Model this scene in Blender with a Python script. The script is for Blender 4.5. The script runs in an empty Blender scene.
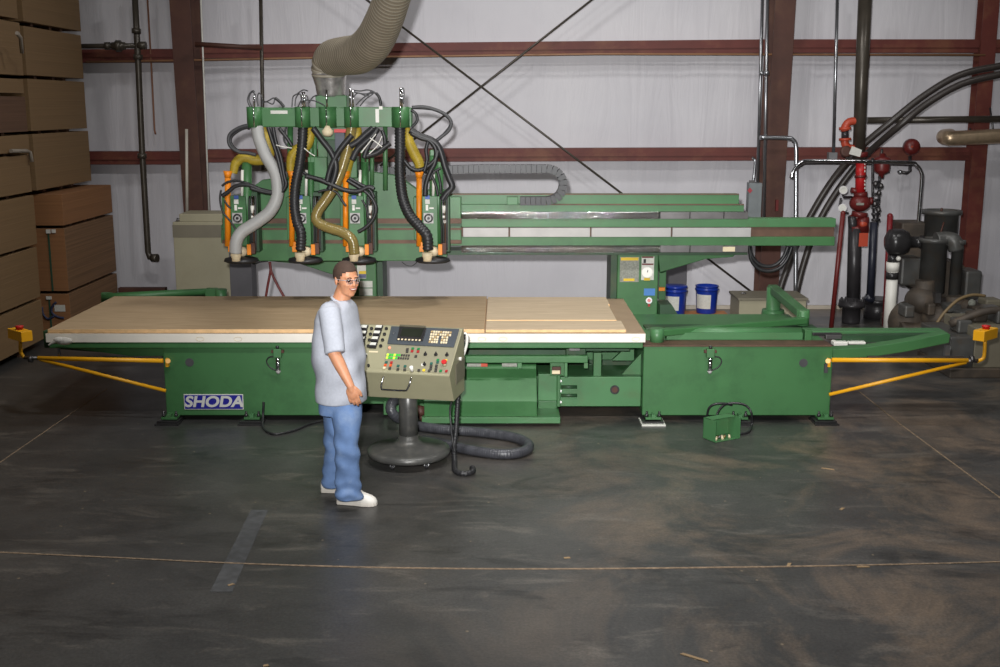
import bpy, bmesh, math, random
from mathutils import Vector, Matrix, Euler
random.seed(7)
R = math.radians
scn = bpy.context.scene
COL = scn.collection
# ------------------------------------------------------------------ camera maths (used only to read positions off the survey)
FOC = 1140.0; PITCH = R(11.3); CH = 2.76
CP, SP = math.cos(PITCH), math.sin(PITCH)
def ray(px, py):
    u = (px-500)/FOC; v = (py-333.5)/FOC
    return Vector((u, CP - v*SP, -SP - v*CP))
def W(px, py, Y):
    d = ray(px, py); t = Y/d.y
    return Vector((d.x*t, Y, CH+d.z*t))
def F(px, py, z=0.0):
    d = ray(px, py); t = (z-CH)/d.z
    return Vector((d.x*t, d.y*t, z))
def XX(px, py, Y): return W(px, py, Y).x
def ZZ(py, Y): return W(500, py, Y).z

# ------------------------------------------------------------------ materials
MATS = {}
def lin(c):
    return tuple(((v/12.92) if v <= 0.04045 else ((v+0.055)/1.055)**2.4) for v in c)
def srgb(r, g, b): return lin((r/255, g/255, b/255))
def mat(name, col, rough=0.5, metal=0.0, var=0.12, vscale=6.0, bump=0.0, bscale=30.0, spec=0.5, dirt=None, dirt_amt=0.0, dscale=3.0, coat=0.0, emit=None, estr=0.0, alpha=1.0, trans=0.0):
    if name in MATS: return MATS[name]
    m = bpy.data.materials.new(name); m.use_nodes = True
    nt = m.node_tree; N = nt.nodes; L = nt.links
    b = N['Principled BSDF']
    b.inputs['Roughness'].default_value = rough
    b.inputs['Metallic'].default_value = metal
    b.inputs['Specular IOR Level'].default_value = spec
    b.inputs['Coat Weight'].default_value = coat
    b.inputs['Transmission Weight'].default_value = trans
    b.inputs['Alpha'].default_value = alpha
    tc = N.new('ShaderNodeTexCoord')
    n = N.new('ShaderNodeTexNoise'); n.inputs['Scale'].default_value = vscale; n.inputs['Detail'].default_value = 5
    L.new(tc.outputs['Object'], n.inputs['Vector'])
    r = N.new('ShaderNodeValToRGB')
    r.color_ramp.elements[0].position = 0.3; r.color_ramp.elements[1].position = 0.7
    r.color_ramp.elements[0].color = tuple(c*(1-var) for c in col)+(1,)
    r.color_ramp.elements[1].color = tuple(min(1, c*(1+var)) for c in col)+(1,)
    L.new(n.outputs['Fac'], r.inputs['Fac'])
    out = r.outputs['Color']
    if dirt:
        n2 = N.new('ShaderNodeTexNoise'); n2.inputs['Scale'].default_value = dscale; n2.inputs['Detail'].default_value = 8; n2.inputs['Roughness'].default_value = 0.7
        L.new(tc.outputs['Object'], n2.inputs['Vector'])
        r2 = N.new('ShaderNodeValToRGB'); r2.color_ramp.elements[0].position = 0.5; r2.color_ramp.elements[1].position = 0.72
        r2.color_ramp.elements[0].color = (0,0,0,1); r2.color_ramp.elements[1].color = (dirt_amt,)*3+(1,)
        L.new(n2.outputs['Fac'], r2.inputs['Fac'])
        mx = N.new('ShaderNodeMix'); mx.data_type = 'RGBA'
        L.new(r2.outputs['Color'], mx.inputs['Factor']); L.new(out, mx.inputs['A']); mx.inputs['B'].default_value = tuple(dirt)+(1,)
        out = mx.outputs['Result']
    L.new(out, b.inputs['Base Color'])
    if bump:
        nb = N.new('ShaderNodeTexNoise'); nb.inputs['Scale'].default_value = bscale; nb.inputs['Detail'].default_value = 4
        L.new(tc.outputs['Object'], nb.inputs['Vector'])
        bp = N.new('ShaderNodeBump'); bp.inputs['Strength'].default_value = bump; bp.inputs['Distance'].default_value = 0.01
        L.new(nb.outputs['Fac'], bp.inputs['Height']); L.new(bp.outputs['Normal'], b.inputs['Normal'])
    if emit:
        b.inputs['Emission Color'].default_value = tuple(emit)+(1,); b.inputs['Emission Strength'].default_value = estr
    MATS[name] = m
    return m

BROWN = srgb(88, 62, 40)
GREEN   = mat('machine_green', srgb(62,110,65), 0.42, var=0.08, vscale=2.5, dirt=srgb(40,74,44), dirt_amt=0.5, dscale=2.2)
GREEN_L = mat('machine_green_light', srgb(70,118,75), 0.42, var=0.08, vscale=3, dirt=srgb(84,84,56), dirt_amt=0.4, dscale=4)
GREEN_D = mat('machine_green_dark', srgb(38,72,44), 0.5, var=0.12, dirt=BROWN, dirt_amt=0.4)  # darker green; on bed rail, column sides and beam strip it paints shade
RUSTY   = mat('rail_rusty', srgb(96,72,58), 0.55, 0.3, var=0.25, vscale=8)
STEEL   = mat('steel_ground', srgb(150,147,146), 0.08, 1.0, var=0.2, vscale=3, dirt=srgb(70,60,56), dirt_amt=0.6, dscale=1.4)
STEEL_D = mat('steel_dull', srgb(110,108,108), 0.42, 0.9, var=0.2)
CHROME  = mat('chrome', srgb(205,205,208), 0.14, 1.0, var=0.05)
ALU     = mat('alu_cover', srgb(172,170,168), 0.5, 0.15, var=0.08)
BLACK   = mat('black_rubber', srgb(38,38,40), 0.45, var=0.2)
BLACK_P = mat('black_paint', srgb(42,41,42), 0.3, var=0.2)
CHARC   = mat('charcoal', srgb(66,66,68), 0.55, var=0.2)
YEL     = mat('safety_yellow', srgb(238,172,26), 0.4, var=0.06)
ORANGE  = mat('orange_paint', srgb(236,138,22), 0.45, var=0.08)
YHOSE   = mat('yellow_hose', srgb(170,146,44), 0.5, var=0.12, vscale=20)
GHOSE   = mat('grey_hose', srgb(168,168,166), 0.5, var=0.05)
BRHOSE  = mat('brown_clear_hose', srgb(128,112,64), 0.18, var=0.15, coat=0.6)
WHITE   = mat('white_plastic', srgb(226,224,216), 0.45, var=0.04)
CREAM   = mat('cream_plastic', srgb(222,206,172), 0.5, var=0.06)
BEIGE   = mat('beige_paint', srgb(158,152,128), 0.5, var=0.05, dirt=srgb(110,100,80), dirt_amt=0.3)
BEIGE_D = mat('beige_dark', srgb(118,112,96), 0.55, var=0.06)
PLAT    = mat('console_beige', srgb(150,146,118), 0.5, var=0.05, bump=0.1, bscale=200)
IRON    = mat('red_iron', srgb(98,42,34), 0.6, var=0.15, vscale=4, dirt=srgb(128,92,60), dirt_amt=0.5, dscale=2)
IRON_B  = mat('brown_iron', srgb(78,46,36), 0.6, var=0.15, vscale=4, dirt=srgb(104,78,52), dirt_amt=0.4, dscale=2)
BPIPE   = mat('dark_pipe', srgb(74,68,60), 0.35, 0.3, var=0.2)
GALV    = mat('galvanised', srgb(170,172,176), 0.3, 0.9, var=0.12)
REDP    = mat('red_pipe_paint', srgb(104,34,32), 0.4, var=0.12)
REDB    = mat('bright_red', srgb(190,34,36), 0.4, var=0.05)
ORED    = mat('orange_red', srgb(180,70,46), 0.45, var=0.1)
BLUE    = mat('blue_plastic', srgb(22,52,150), 0.3, var=0.06)
BLUE_L  = mat('light_blue_label', srgb(70,130,200), 0.5)
NAVY    = mat('logo_blue', srgb(36,36,140), 0.35, var=0.04)
SILV    = mat('logo_silver', srgb(205,205,200), 0.4, var=0.02)
PAPER   = mat('label_paper', srgb(208,208,200), 0.6, var=0.08, vscale=40)
PAPER_G = mat('label_grey', srgb(140,142,132), 0.6, var=0.25, vscale=60)
YLAB    = mat('label_yellow', srgb(226,190,40), 0.5)
TEALG   = mat('pump_paint', srgb(86,86,84), 0.42, 0.2, var=0.2, dirt=srgb(92,78,62), dirt_amt=0.7, dscale=5)
PUMPM   = mat('pump_dark', srgb(76,68,60), 0.6, 0.2, var=0.3, dirt=srgb(96,80,62), dirt_amt=0.6, dscale=6)
PED     = mat('pedestal_grey', srgb(78,78,76), 0.35, 0.2, var=0.15, dirt=srgb(120,116,108), dirt_amt=0.4, dscale=12)

def brush(m, sc=(0.4,0.4,260), st=0.9):
    nt = m.node_tree; N = nt.nodes; L = nt.links
    tc = N.new('ShaderNodeTexCoord'); mp = N.new('ShaderNodeMapping'); mp.inputs['Scale'].default_value = sc; L.new(tc.outputs['Object'], mp.inputs['Vector'])
    n = N.new('ShaderNodeTexNoise'); n.inputs['Scale'].default_value = 1.0; n.inputs['Detail'].default_value = 2; L.new(mp.outputs['Vector'], n.inputs['Vector'])
    bp = N.new('ShaderNodeBump'); bp.inputs['Strength'].default_value = st; bp.inputs['Distance'].default_value = 0.01
    L.new(n.outputs['Fac'], bp.inputs['Height']); L.new(bp.outputs['Normal'], N['Principled BSDF'].inputs['Normal'])
brush(STEEL, (0.0,0.0,420), 0.5)
def wood_mat(name, c1, c2, scale=(1.2, 14, 14), rough=0.6):
    m = bpy.data.materials.new(name); m.use_nodes = True
    nt = m.node_tree; N = nt.nodes; L = nt.links; b = N['Principled BSDF']; b.inputs['Roughness'].default_value = rough
    tc = N.new('ShaderNodeTexCoord'); mp = N.new('ShaderNodeMapping'); mp.inputs['Scale'].default_value = scale
    L.new(tc.outputs['Object'], mp.inputs['Vector'])
    n = N.new('ShaderNodeTexNoise'); n.inputs['Scale'].default_value = 2.2; n.inputs['Detail'].default_value = 8; n.inputs['Distortion'].default_value = 1.2
    L.new(mp.outputs['Vector'], n.inputs['Vector'])
    r = N.new('ShaderNodeValToRGB'); r.color_ramp.elements[0].position = 0.32; r.color_ramp.elements[1].position = 0.68
    r.color_ramp.elements[0].color = c1+(1,); r.color_ramp.elements[1].color = c2+(1,)
    L.new(n.outputs['Fac'], r.inputs['Fac']); L.new(r.outputs['Color'], b.inputs['Base Color'])
    return m
PLY   = wood_mat('plywood_face', srgb(164,140,108), srgb(184,160,128))
PLY2  = wood_mat('plywood_face_pale', srgb(194,172,142), srgb(212,192,164))
MDF   = mat('mdf_brown', srgb(160,138,112), 0.7, var=0.06)
EDGE  = mat('spoilboard_white', srgb(240,234,222), 0.6, var=0.05)
def board_mat(name, c, lines=26.0, amt=0.3):
    """a bundle of thin boards: faint horizontal layer lines"""
    m = bpy.data.materials.new(name); m.use_nodes = True
    nt = m.node_tree; N = nt.nodes; L = nt.links; b = N['Principled BSDF']; b.inputs['Roughness'].default_value = 0.75
    tc = N.new('ShaderNodeTexCoord'); mp = N.new('ShaderNodeMapping'); mp.inputs['Scale'].default_value = (0.25, 0.25, lines)
    L.new(tc.outputs['Object'], mp.inputs['Vector'])
    n = N.new('ShaderNodeTexNoise'); n.inputs['Scale'].default_value = 1.6; n.inputs['Detail'].default_value = 3
    L.new(mp.outputs['Vector'], n.inputs['Vector'])
    r = N.new('ShaderNodeValToRGB'); r.color_ramp.elements[0].position = 0.3; r.color_ramp.elements[1].position = 0.62
    r.color_ramp.elements[0].color = tuple(v*(1-amt) for v in c)+(1,); r.color_ramp.elements[1].color = tuple(c)+(1,)
    L.new(n.outputs['Fac'], r.inputs['Fac']); L.new(r.outputs['Color'], b.inputs['Base Color'])
    bp = N.new('ShaderNodeBump'); bp.inputs['Strength'].default_value = 0.3; bp.inputs['Distance'].default_value = 0.01
    L.new(n.outputs['Fac'], bp.inputs['Height']); L.new(bp.outputs['Normal'], b.inputs['Normal'])
    return m
BOARD  = board_mat('board_tan', srgb(138,110,76), 30, 0.10)
BOARD2 = board_mat('board_layers', srgb(138,104,74), 34, 0.3)
BOARD3 = board_mat('board_orange', srgb(152,106,68), 30, 0.15)
BOARD4 = board_mat('board_brown', srgb(112,82,62), 30, 0.25)

# ------------------------------------------------------------------ mesh builder
class MB:
    def __init__(s): s.v = []; s.f = []; s.sm = []; s.mi = []; s.mats = []; s.cur = 0
    def use(s, m):
        if m not in s.mats: s.mats.append(m)
        s.cur = s.mats.index(m); return s
    def add(s, vs, fs, smooth=False, M=None):
        o = len(s.v)
        for p in vs:
            p = Vector(p)
            s.v.append(M @ p if M else p)
        for f in fs:
            s.f.append([i+o for i in f]); s.sm.append(smooth); s.mi.append(s.cur)
        return s
    def box(s, x0, x1, y0, y1, z0, z1, M=None):
        vs = [(x,y,z) for x in (x0,x1) for y in (y0,y1) for z in (z0,z1)]
        fs = [(0,1,3,2),(4,6,7,5),(0,4,5,1),(2,3,7,6),(0,2,6,4),(1,5,7,3)]
        return s.add(vs, fs, False, M)
    def prism(s, poly, a, b, axis='y', M=None):
        """poly in the plane across axis: y -> (x,z); x -> (y,z); z -> (x,y)"""
        n = len(poly); vs = []
        for t in (a, b):
            for p, q in poly:
                vs.append((p,t,q) if axis == 'y' else ((t,p,q) if axis == 'x' else (p,q,t)))
        fs = [list(range(n)), list(range(2*n-1, n-1, -1))]
        for i in range(n):
            j = (i+1) % n; fs.append((i, i+n, j+n, j))
        return s.add(vs, fs, False, M)
    def tube(s, pts, r, seg=12, caps=True, ribs=0.0, rib_pitch=0.03, rad=None, sub=0, rib_mat=None):
        pts = [Vector(p) for p in pts]
        if sub: pts, rad = smooth_path(pts, sub, rad)
        if ribs: pts, rad = resample(pts, rib_pitch/3, rad)
        n = len(pts); T = []
        for i in range(n):
            a = pts[max(0,i-1)]; b = pts[min(n-1,i+1)]
            T.append((b-a).normalized() if (b-a).length > 1e-9 else Vector((0,0,1)))
        up = Vector((0,0,1)) if abs(T[0].z) < 0.9 else Vector((1,0,0))
        nrm = (up - T[0]*up.dot(T[0])).normalized(); vs = []
        for i in range(n):
            nrm = (nrm - T[i]*nrm.dot(T[i]))
            nrm = nrm.normalized() if nrm.length > 1e-6 else Vector((1,0,0))
            bn = T[i].cross(nrm)
            rr = (rad[i] if rad else r)
            if ribs and i % 3 == 2: rr -= ribs
            for k in range(seg):
                a = 2*math.pi*k/seg
                vs.append(pts[i] + nrm*math.cos(a)*rr + bn*math.sin(a)*rr)
        fs = []
        for i in range(n-1):
            for k in range(seg):
                k2 = (k+1) % seg
                fs.append((i*seg+k, i*seg+k2, (i+1)*seg+k2, (i+1)*seg+k))
        o = len(s.v); f0 = len(s.f); s.add(vs, fs, True)
        if ribs and rib_mat:
            if rib_mat not in s.mats: s.mats.append(rib_mat)
            for i in range(n-1):
                if i % 3 == 1:
                    for k in range(seg): s.mi[f0+i*seg+k] = s.mats.index(rib_mat)
        if caps:
            s.f.append([o+k for k in range(seg)][::-1]); s.sm.append(False); s.mi.append(s.cur)
            s.f.append([o+(n-1)*seg+k for k in range(seg)]); s.sm.append(False); s.mi.append(s.cur)
        return s
    def cyl(s, p0, p1, r, r2=None, seg=20):
        return s.tube([p0, p1], r, seg, rad=[r, r if r2 is None else r2])
    def lathe(s, prof, c, seg=28, M=None):
        """prof: (r,z) list; closed at ends when r=0"""
        vs = []; fs = []; n = len(prof); c = Vector(c)
        for (r, z) in prof:
            for k in range(seg):
                a = 2*math.pi*k/seg; p = Vector((r*math.cos(a), r*math.sin(a), z))
                vs.append((M @ p if M else p) + c)
        for i in range(n-1):
            for k in range(seg):
                k2 = (k+1) % seg; fs.append((i*seg+k, i*seg+k2, (i+1)*seg+k2, (i+1)*seg+k))
        o = len(s.v); s.add(vs, fs, True)
        for base in (0, (n-1)*seg):
            s.f.append([o+base+k for k in range(seg)]); s.sm.append(False); s.mi.append(s.cur)
        return s
    def ell(s, c, r, rot=None, seg=20, rings=12):
        c = Vector(c); vs = []; fs = []
        for i in range(1, rings):
            th = math.pi*i/rings
            for k in range(seg):
                a = 2*math.pi*k/seg
                p = Vector((r[0]*math.sin(th)*math.cos(a), r[1]*math.sin(th)*math.sin(a), r[2]*math.cos(th)))
                if rot: p = rot @ p
                vs.append(p+c)
        t = Vector((0,0,r[2])); b = Vector((0,0,-r[2]))
        if rot: t = rot @ t; b = rot @ b
        vs += [t+c, b+c]; T = len(vs)-2; B = len(vs)-1
        for i in range(rings-2):
            for k in range(seg):
                k2 = (k+1) % seg; fs.append((i*seg+k, (i+1)*seg+k, (i+1)*seg+k2, i*seg+k2))
        for k in range(seg):
            k2 = (k+1) % seg; fs.append((T, k, k2)); fs.append((B, (rings-2)*seg+k2, (rings-2)*seg+k))
        return s.add(vs, fs, True)
    def capsule(s, p0, r0, p1, r1, seg=16):
        p0 = Vector(p0); p1 = Vector(p1); d = (p1-p0)
        L_ = d.length; d = d.normalized(); pts = []; rad = []
        for i in range(0, 6):
            a = math.pi/2*i/5; pts.append(p0 - d*r0*math.cos(a)); rad.append(max(1e-4, r0*math.sin(a)))
        for i in range(0, 6):
            a = math.pi/2*i/5; pts.append(p1 + d*r1*math.sin(a)); rad.append(max(1e-4, r1*math.cos(a)))
        return s.tube(pts, 0, seg, rad=rad)
    def build(s, name, m=None, parent=None, bevel=0.0, origin=None, kind=None):
        me = bpy.data.meshes.new(name)
        if parent is not None:
            r = parent
            while r.parent is not None: r = r.parent
            o0 = Vector(r.location)
        elif origin is not None: o0 = Vector(origin)
        else:
            xs = [p.x for p in s.v]; ys = [p.y for p in s.v]; zs = [p.z for p in s.v]
            o0 = Vector(((min(xs)+max(xs))/2, (min(ys)+max(ys))/2, min(zs)))
        me.from_pydata([tuple(p-o0) for p in s.v], [], s.f)
        if m is not None and not s.mats: s.mats = [m]
        for q in s.mats: me.materials.append(q)
        for i, p in enumerate(me.polygons): p.use_smooth = s.sm[i]; p.material_index = s.mi[i]
        bm = bmesh.new(); bm.from_mesh(me); bmesh.ops.recalc_face_normals(bm, faces=bm.faces); bm.to_mesh(me); bm.free()
        o = bpy.data.objects.new(name, me); COL.objects.link(o)
        if parent is not None: o.parent = parent
        else: o.location = o0
        if bevel:
            bv = o.modifiers.new('bevel', 'BEVEL'); bv.width = bevel; bv.segments = 2; bv.limit_method = 'ANGLE'; bv.angle_limit = R(50)
        if kind: o['kind'] = kind
        return o
def smooth_path(pts, sub, rad=None):
    out = []; ro = [] if rad else None; n = len(pts)
    for i in range(n-1):
        p0 = pts[max(0,i-1)]; p1 = pts[i]; p2 = pts[i+1]; p3 = pts[min(n-1,i+2)]
        for k in range(sub):
            t = k/sub
            out.append(0.5*((2*p1)+(-p0+p2)*t+(2*p0-5*p1+4*p2-p3)*t*t+(-p0+3*p1-3*p2+p3)*t**3))
            if rad: ro.append(rad[i]*(1-t)+rad[i+1]*t)
    out.append(pts[-1])
    if rad: ro.append(rad[-1])
    return out, ro
def resample(pts, step, rad=None):
    d = [0.0]
    for i in range(1, len(pts)): d.append(d[-1]+(pts[i]-pts[i-1]).length)
    n = max(4, int(d[-1]/step)); out = []; ro = [] if rad else None; j = 0
    for i in range(n+1):
        t = d[-1]*i/n
        while j < len(d)-2 and d[j+1] < t: j += 1
        q = (t-d[j])/max(1e-9, d[j+1]-d[j]); out.append(pts[j].lerp(pts[j+1], min(1,q)))
        if rad: ro.append(rad[j]*(1-q)+rad[j+1]*q)
    return out, ro
def tag(o, label=None, cat=None, group=None, kind=None):
    if label: o['label'] = label
    if cat: o['category'] = cat
    if group: o['group'] = group
    if kind: o['kind'] = kind
    return o
def thing(name, loc, label, cat, group=None):
    o = bpy.data.objects.new(name, None); COL.objects.link(o); o.location = loc; o.empty_display_size = 0.1
    return tag(o, label, cat, group)
def Pb(px0, px1, py0, py1, Y, dep, mb=None):
    """box whose front face fills the pixel rect at distance Y"""
    mb = mb or MB()
    c = W((px0+px1)/2, (py0+py1)/2, Y)
    x0 = W(px0, (py0+py1)/2, Y).x; x1 = W(px1, (py0+py1)/2, Y).x
    return mb.box(x0, x1, Y, Y+dep, ZZ(py1, Y), ZZ(py0, Y))
def Pp(poly, Y, dep, mb=None):
    mb = mb or MB()
    q = [W(a, b, Y) for a, b in poly]
    return mb.prism([(p.x, p.z) for p in q], Y, Y+dep, 'y')
def text_mesh(name, body, size, loc, rot, m, parent, extr=0.002, shear=0.0, xs=1.0, off=0.0):
    cu = bpy.data.curves.new(name, 'FONT'); cu.body = body; cu.size = size; cu.extrude = extr; cu.align_x = 'CENTER'; cu.align_y = 'CENTER'; cu.shear = shear; cu.offset = off
    t = bpy.data.objects.new(name, cu); COL.objects.link(t)
    bpy.context.view_layer.update()
    me = bpy.data.meshes.new_from_object(t.evaluated_get(bpy.context.evaluated_depsgraph_get()))
    COL.objects.unlink(t); bpy.data.objects.remove(t)
    r = parent
    while r.parent is not None: r = r.parent
    M = Matrix.Translation(Vector(loc)-Vector(r.location)) @ Euler(rot).to_matrix().to_4x4() @ Matrix.Diagonal((xs,1,1,1))
    me.transform(M); me.materials.clear(); me.materials.append(m)
    o = bpy.data.objects.new(name, me); COL.objects.link(o); o.parent = parent
    return o
AMB = 0.3; BAY = 120.0; FLASH = 5200.0; FSIZE = 54; EXPO = -0.27
# ================================================================== SETTING
WY = 15.6                                   # the back wall
def floor_mat():
    m = bpy.data.materials.new('polished_concrete'); m.use_nodes = True
    nt = m.node_tree; N = nt.nodes; L = nt.links; b = N['Principled BSDF']
    tc = N.new('ShaderNodeTexCoord')
    def noise(sc, det, rough=0.5, vec=None, dist=0.0):
        n = N.new('ShaderNodeTexNoise'); n.inputs['Scale'].default_value = sc; n.inputs['Detail'].default_value = det; n.inputs['Roughness'].default_value = rough; n.inputs['Distortion'].default_value = dist
        L.new(vec or tc.outputs['Object'], n.inputs['Vector']); return n.outputs['Fac']
    def ramp(f, p0, c0, p1, c1):
        r = N.new('ShaderNodeValToRGB'); r.color_ramp.elements[0].position = p0; r.color_ramp.elements[1].position = p1
        r.color_ramp.elements[0].color = c0; r.color_ramp.elements[1].color = c1; L.new(f, r.inputs['Fac']); return r.outputs['Color']
    def mix(f, a, bb, mode='MIX'):
        x = N.new('ShaderNodeMix'); x.data_type = 'RGBA'; x.blend_type = mode
        if isinstance(f, float): x.inputs['Factor'].default_value = f
        else: L.new(f, x.inputs['Factor'])
        if isinstance(a, tuple): x.inputs['A'].default_value = a
        else: L.new(a, x.inputs['A'])
        if isinstance(bb, tuple): x.inputs['B'].default_value = bb
        else: L.new(bb, x.inputs['B'])
        return x.outputs['Result']
    base = ramp(noise(1.1, 10, 0.68), 0.3, srgb(48,48,48)+(1,), 0.72, srgb(78,77,75)+(1,))
    # brownish worn patches, mostly to the right
    sx = N.new('ShaderNodeSeparateXYZ'); L.new(tc.outputs['Object'], sx.inputs[0])
    mr = N.new('ShaderNodeMapRange'); mr.inputs['From Min'].default_value = -1.0; mr.inputs['From Max'].default_value = 2.2; L.new(sx.outputs['X'], mr.inputs['Value'])
    patch = ramp(noise(0.8, 9, 0.7, dist=0.8), 0.46, (0,0,0,1), 0.66, (1,1,1,1))
    mu = N.new('ShaderNodeMath'); mu.operation = 'MULTIPLY'; L.new(patch, mu.inputs[0]); L.new(mr.outputs['Result'], mu.inputs[1])
    c = mix(mu.outputs[0], base, srgb(122,106,90)+(1,))
    # long sweeping scuffs
    mp = N.new('ShaderNodeMapping'); mp.inputs['Rotation'].default_value = (0,0,0.5); mp.inputs['Scale'].default_value = (1.0, 3.2, 1); L.new(tc.outputs['Object'], mp.inputs['Vector'])
    sc1 = ramp(noise(1.3, 10, 0.7, mp.outputs['Vector'], 0.6), 0.55, (0,0,0,1), 0.72, (0.7,0.7,0.7,1))
    c = mix(sc1, c, srgb(118,112,104)+(1,))
    mp2 = N.new('ShaderNodeMapping'); mp2.inputs['Rotation'].default_value = (0,0,-0.4); mp2.inputs['Scale'].default_value = (0.8, 2.0, 1); L.new(tc.outputs['Object'], mp2.inputs['Vector'])
    sc2 = ramp(noise(1.1, 8, 0.7, mp2.outputs['Vector'], 0.8), 0.55, (0,0,0,1), 0.68, (0.85,0.85,0.85,1))
    c = mix(sc2, c, srgb(36,36,36)+(1,))
    # small pale chips
    vo = N.new('ShaderNodeTexVoronoi'); vo.inputs['Scale'].default_value = 5.0; L.new(tc.outputs['Object'], vo.inputs['Vector'])
    sp = ramp(vo.outputs['Distance'], 0.035, (0.7,0.7,0.7,1), 0.05, (0,0,0,1))
    c = mix(sp, c, srgb(136,122,100)+(1,))
    fine = ramp(noise(60, 3), 0.35, (0.78,0.78,0.78,1), 0.7, (1.15,1.15,1.15,1))
    c = mix(1.0, c, fine, 'MULTIPLY')
    L.new(c, b.inputs['Base Color'])
    rr = N.new('ShaderNodeMapRange'); rr.inputs['To Min'].default_value = 0.22; rr.inputs['To Max'].default_value = 0.5
    L.new(noise(1.6, 8, 0.7), rr.inputs['Value']); L.new(rr.outputs['Result'], b.inputs['Roughness'])
    bp = N.new('ShaderNodeBump'); bp.inputs['Strength'].default_value = 0.08; bp.inputs['Distance'].default_value = 0.01
    L.new(noise(25, 6), bp.inputs['Height']); L.new(bp.outputs['Normal'], b.inputs['Normal'])
    return m
def wall_mat():
    m = bpy.data.materials.new('white_insulation_facing'); m.use_nodes = True
    nt = m.node_tree; N = nt.nodes; L = nt.links; b = N['Principled BSDF']; b.inputs['Roughness'].default_value = 0.55
    tc = N.new('ShaderNodeTexCoord')
    n = N.new('ShaderNodeTexNoise'); n.inputs['Scale'].default_value = 0.7; n.inputs['Detail'].default_value = 5; L.new(tc.outputs['Object'], n.inputs['Vector'])
    r = N.new('ShaderNodeValToRGB'); r.color_ramp.elements[0].position = 0.3; r.color_ramp.elements[1].position = 0.75
    r.color_ramp.elements[0].color = srgb(196,194,200)+(1,); r.color_ramp.elements[1].color = srgb(214,212,216)+(1,)
    L.new(n.outputs['Fac'], r.inputs['Fac']); L.new(r.outputs['Color'], b.inputs['Base Color'])
    mp = N.new('ShaderNodeMapping'); mp.inputs['Scale'].default_value = (2.4, 1, 0.35); L.new(tc.outputs['Object'], mp.inputs['Vector'])
    n2 = N.new('ShaderNodeTexNoise'); n2.inputs['Scale'].default_value = 1.6; n2.inputs['Detail'].default_value = 6; n2.inputs['Distortion'].default_value = 1.5; L.new(mp.outputs['Vector'], n2.inputs['Vector'])
    bp = N.new('ShaderNodeBump'); bp.inputs['Strength'].default_value = 0.3; bp.inputs['Distance'].default_value = 0.05
    L.new(n2.outputs['Fac'], bp.inputs['Height']); L.new(bp.outputs['Normal'], b.inputs['Normal'])
    return m
WALL = wall_mat()
MB().box(-10, 10, -12, WY+0.2, -0.2, 0).build('floor', floor_mat(), kind='structure', origin=(0,0,0))
def wall_mesh():
    """the vinyl facing sags a little between the girts and shows its seams"""
    mb = MB(); nx, nz = 150, 50; x0, x1, z0, z1 = -10, 10, 0.0, 8.0
    vs = []
    for j in range(nz+1):
        z = z0+(z1-z0)*j/nz
        for i in range(nx+1):
            x = x0+(x1-x0)*i/nx
            bulge = 0.025*math.sin(math.pi*((z-0.0)%1.42)/1.42) + 0.012*math.sin(x*5.1+0.6*math.sin(z*2))*0.4
            seam = -0.0 if abs(((x+0.3) % 1.83)-0.9) > 0.03 else 0.012
            vs.append((x, WY-bulge+seam, z))
    fs = [(j*(nx+1)+i, j*(nx+1)+i+1, (j+1)*(nx+1)+i+1, (j+1)*(nx+1)+i) for j in range(nz) for i in range(nx)]
    mb.add(vs, fs, True)
    mb.box(x0, x1, WY+0.03, WY+0.2, z0, z1)
    return mb
wall_mesh().build('wall_back', WALL, kind='structure', origin=(0,WY,0))
MB().box(-9.5, 9.5, WY-0.06, WY-0.02, 0, 0.05).build('trim_1', mat('sill_angle', srgb(190,180,164), 0.5), kind='structure')
# floor joints filled with pale caulk
CAULK = mat('joint_caulk', srgb(128,110,90), 0.7, var=0.4, vscale=30)
def joint(name, pts, w=0.016):
    mb = MB(); vs = []
    for i, p in enumerate(pts):
        a = pts[max(0,i-1)]; b = pts[min(len(pts)-1,i+1)]; d = (b-a).normalized(); n = Vector((-d.y, d.x, 0))*w/2
        for s_, z in ((-1,0.0),(1,0.0),(1,0.003),(-1,0.003)): vs.append((p.x+n.x*s_, p.y+n.y*s_, z))
    fs = []
    for i in range(len(pts)-1):
        for k in range(4): fs.append((i*4+k, i*4+(k+1)%4, (i+1)*4+(k+1)%4, (i+1)*4+k))
    fs += [(0,1,2,3), tuple((len(pts)-1)*4+k for k in range(4))]
    mb.add(vs, fs); return mb.build(name, CAULK, kind='structure')
joint('trim_2', smooth_path([F(-60,549), F(0,552.5), F(120,558), F(250,564), F(400,568), F(560,569), F(760,567), F(900,564.5), F(1000,562), F(1060,560)], 5)[0], 0.018)
joint('trim_3', [F(-40,489), F(0,462.5), F(107,389)], 0.010)
joint('trim_4', [F(856,389), F(900,424), F(1000,498), F(1040,528)], 0.014)

SH = mat('hall_facing', srgb(96,94,92), 0.8, var=0.05)
MB().box(-10.2, -10, -12, WY+0.2, 0, 8.0).build('wall_left', SH, kind='structure')
MB().box(10, 10.2, -12, WY+0.2, 0, 8.0).build('wall_right', SH, kind='structure')
MB().box(-10.2, 10.2, -12.2, -12, 0, 8.0).build('wall_front', SH, kind='structure')
MB().box(-10.2, 10.2, -12.2, WY+0.2, 8.0, 8.2).build('ceiling', SH, kind='structure')
SC = mat('scuffed_strip', srgb(74,75,77), 0.55, var=0.3, vscale=14)
q = [F(a_, b_) for a_, b_ in ((251,510),(268,510),(232,592),(210,592))]
MB().prism([(p_.x,p_.y) for p_ in q], 0.0, 0.0012, 'z').build('trim_5', SC, kind='structure')
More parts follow.
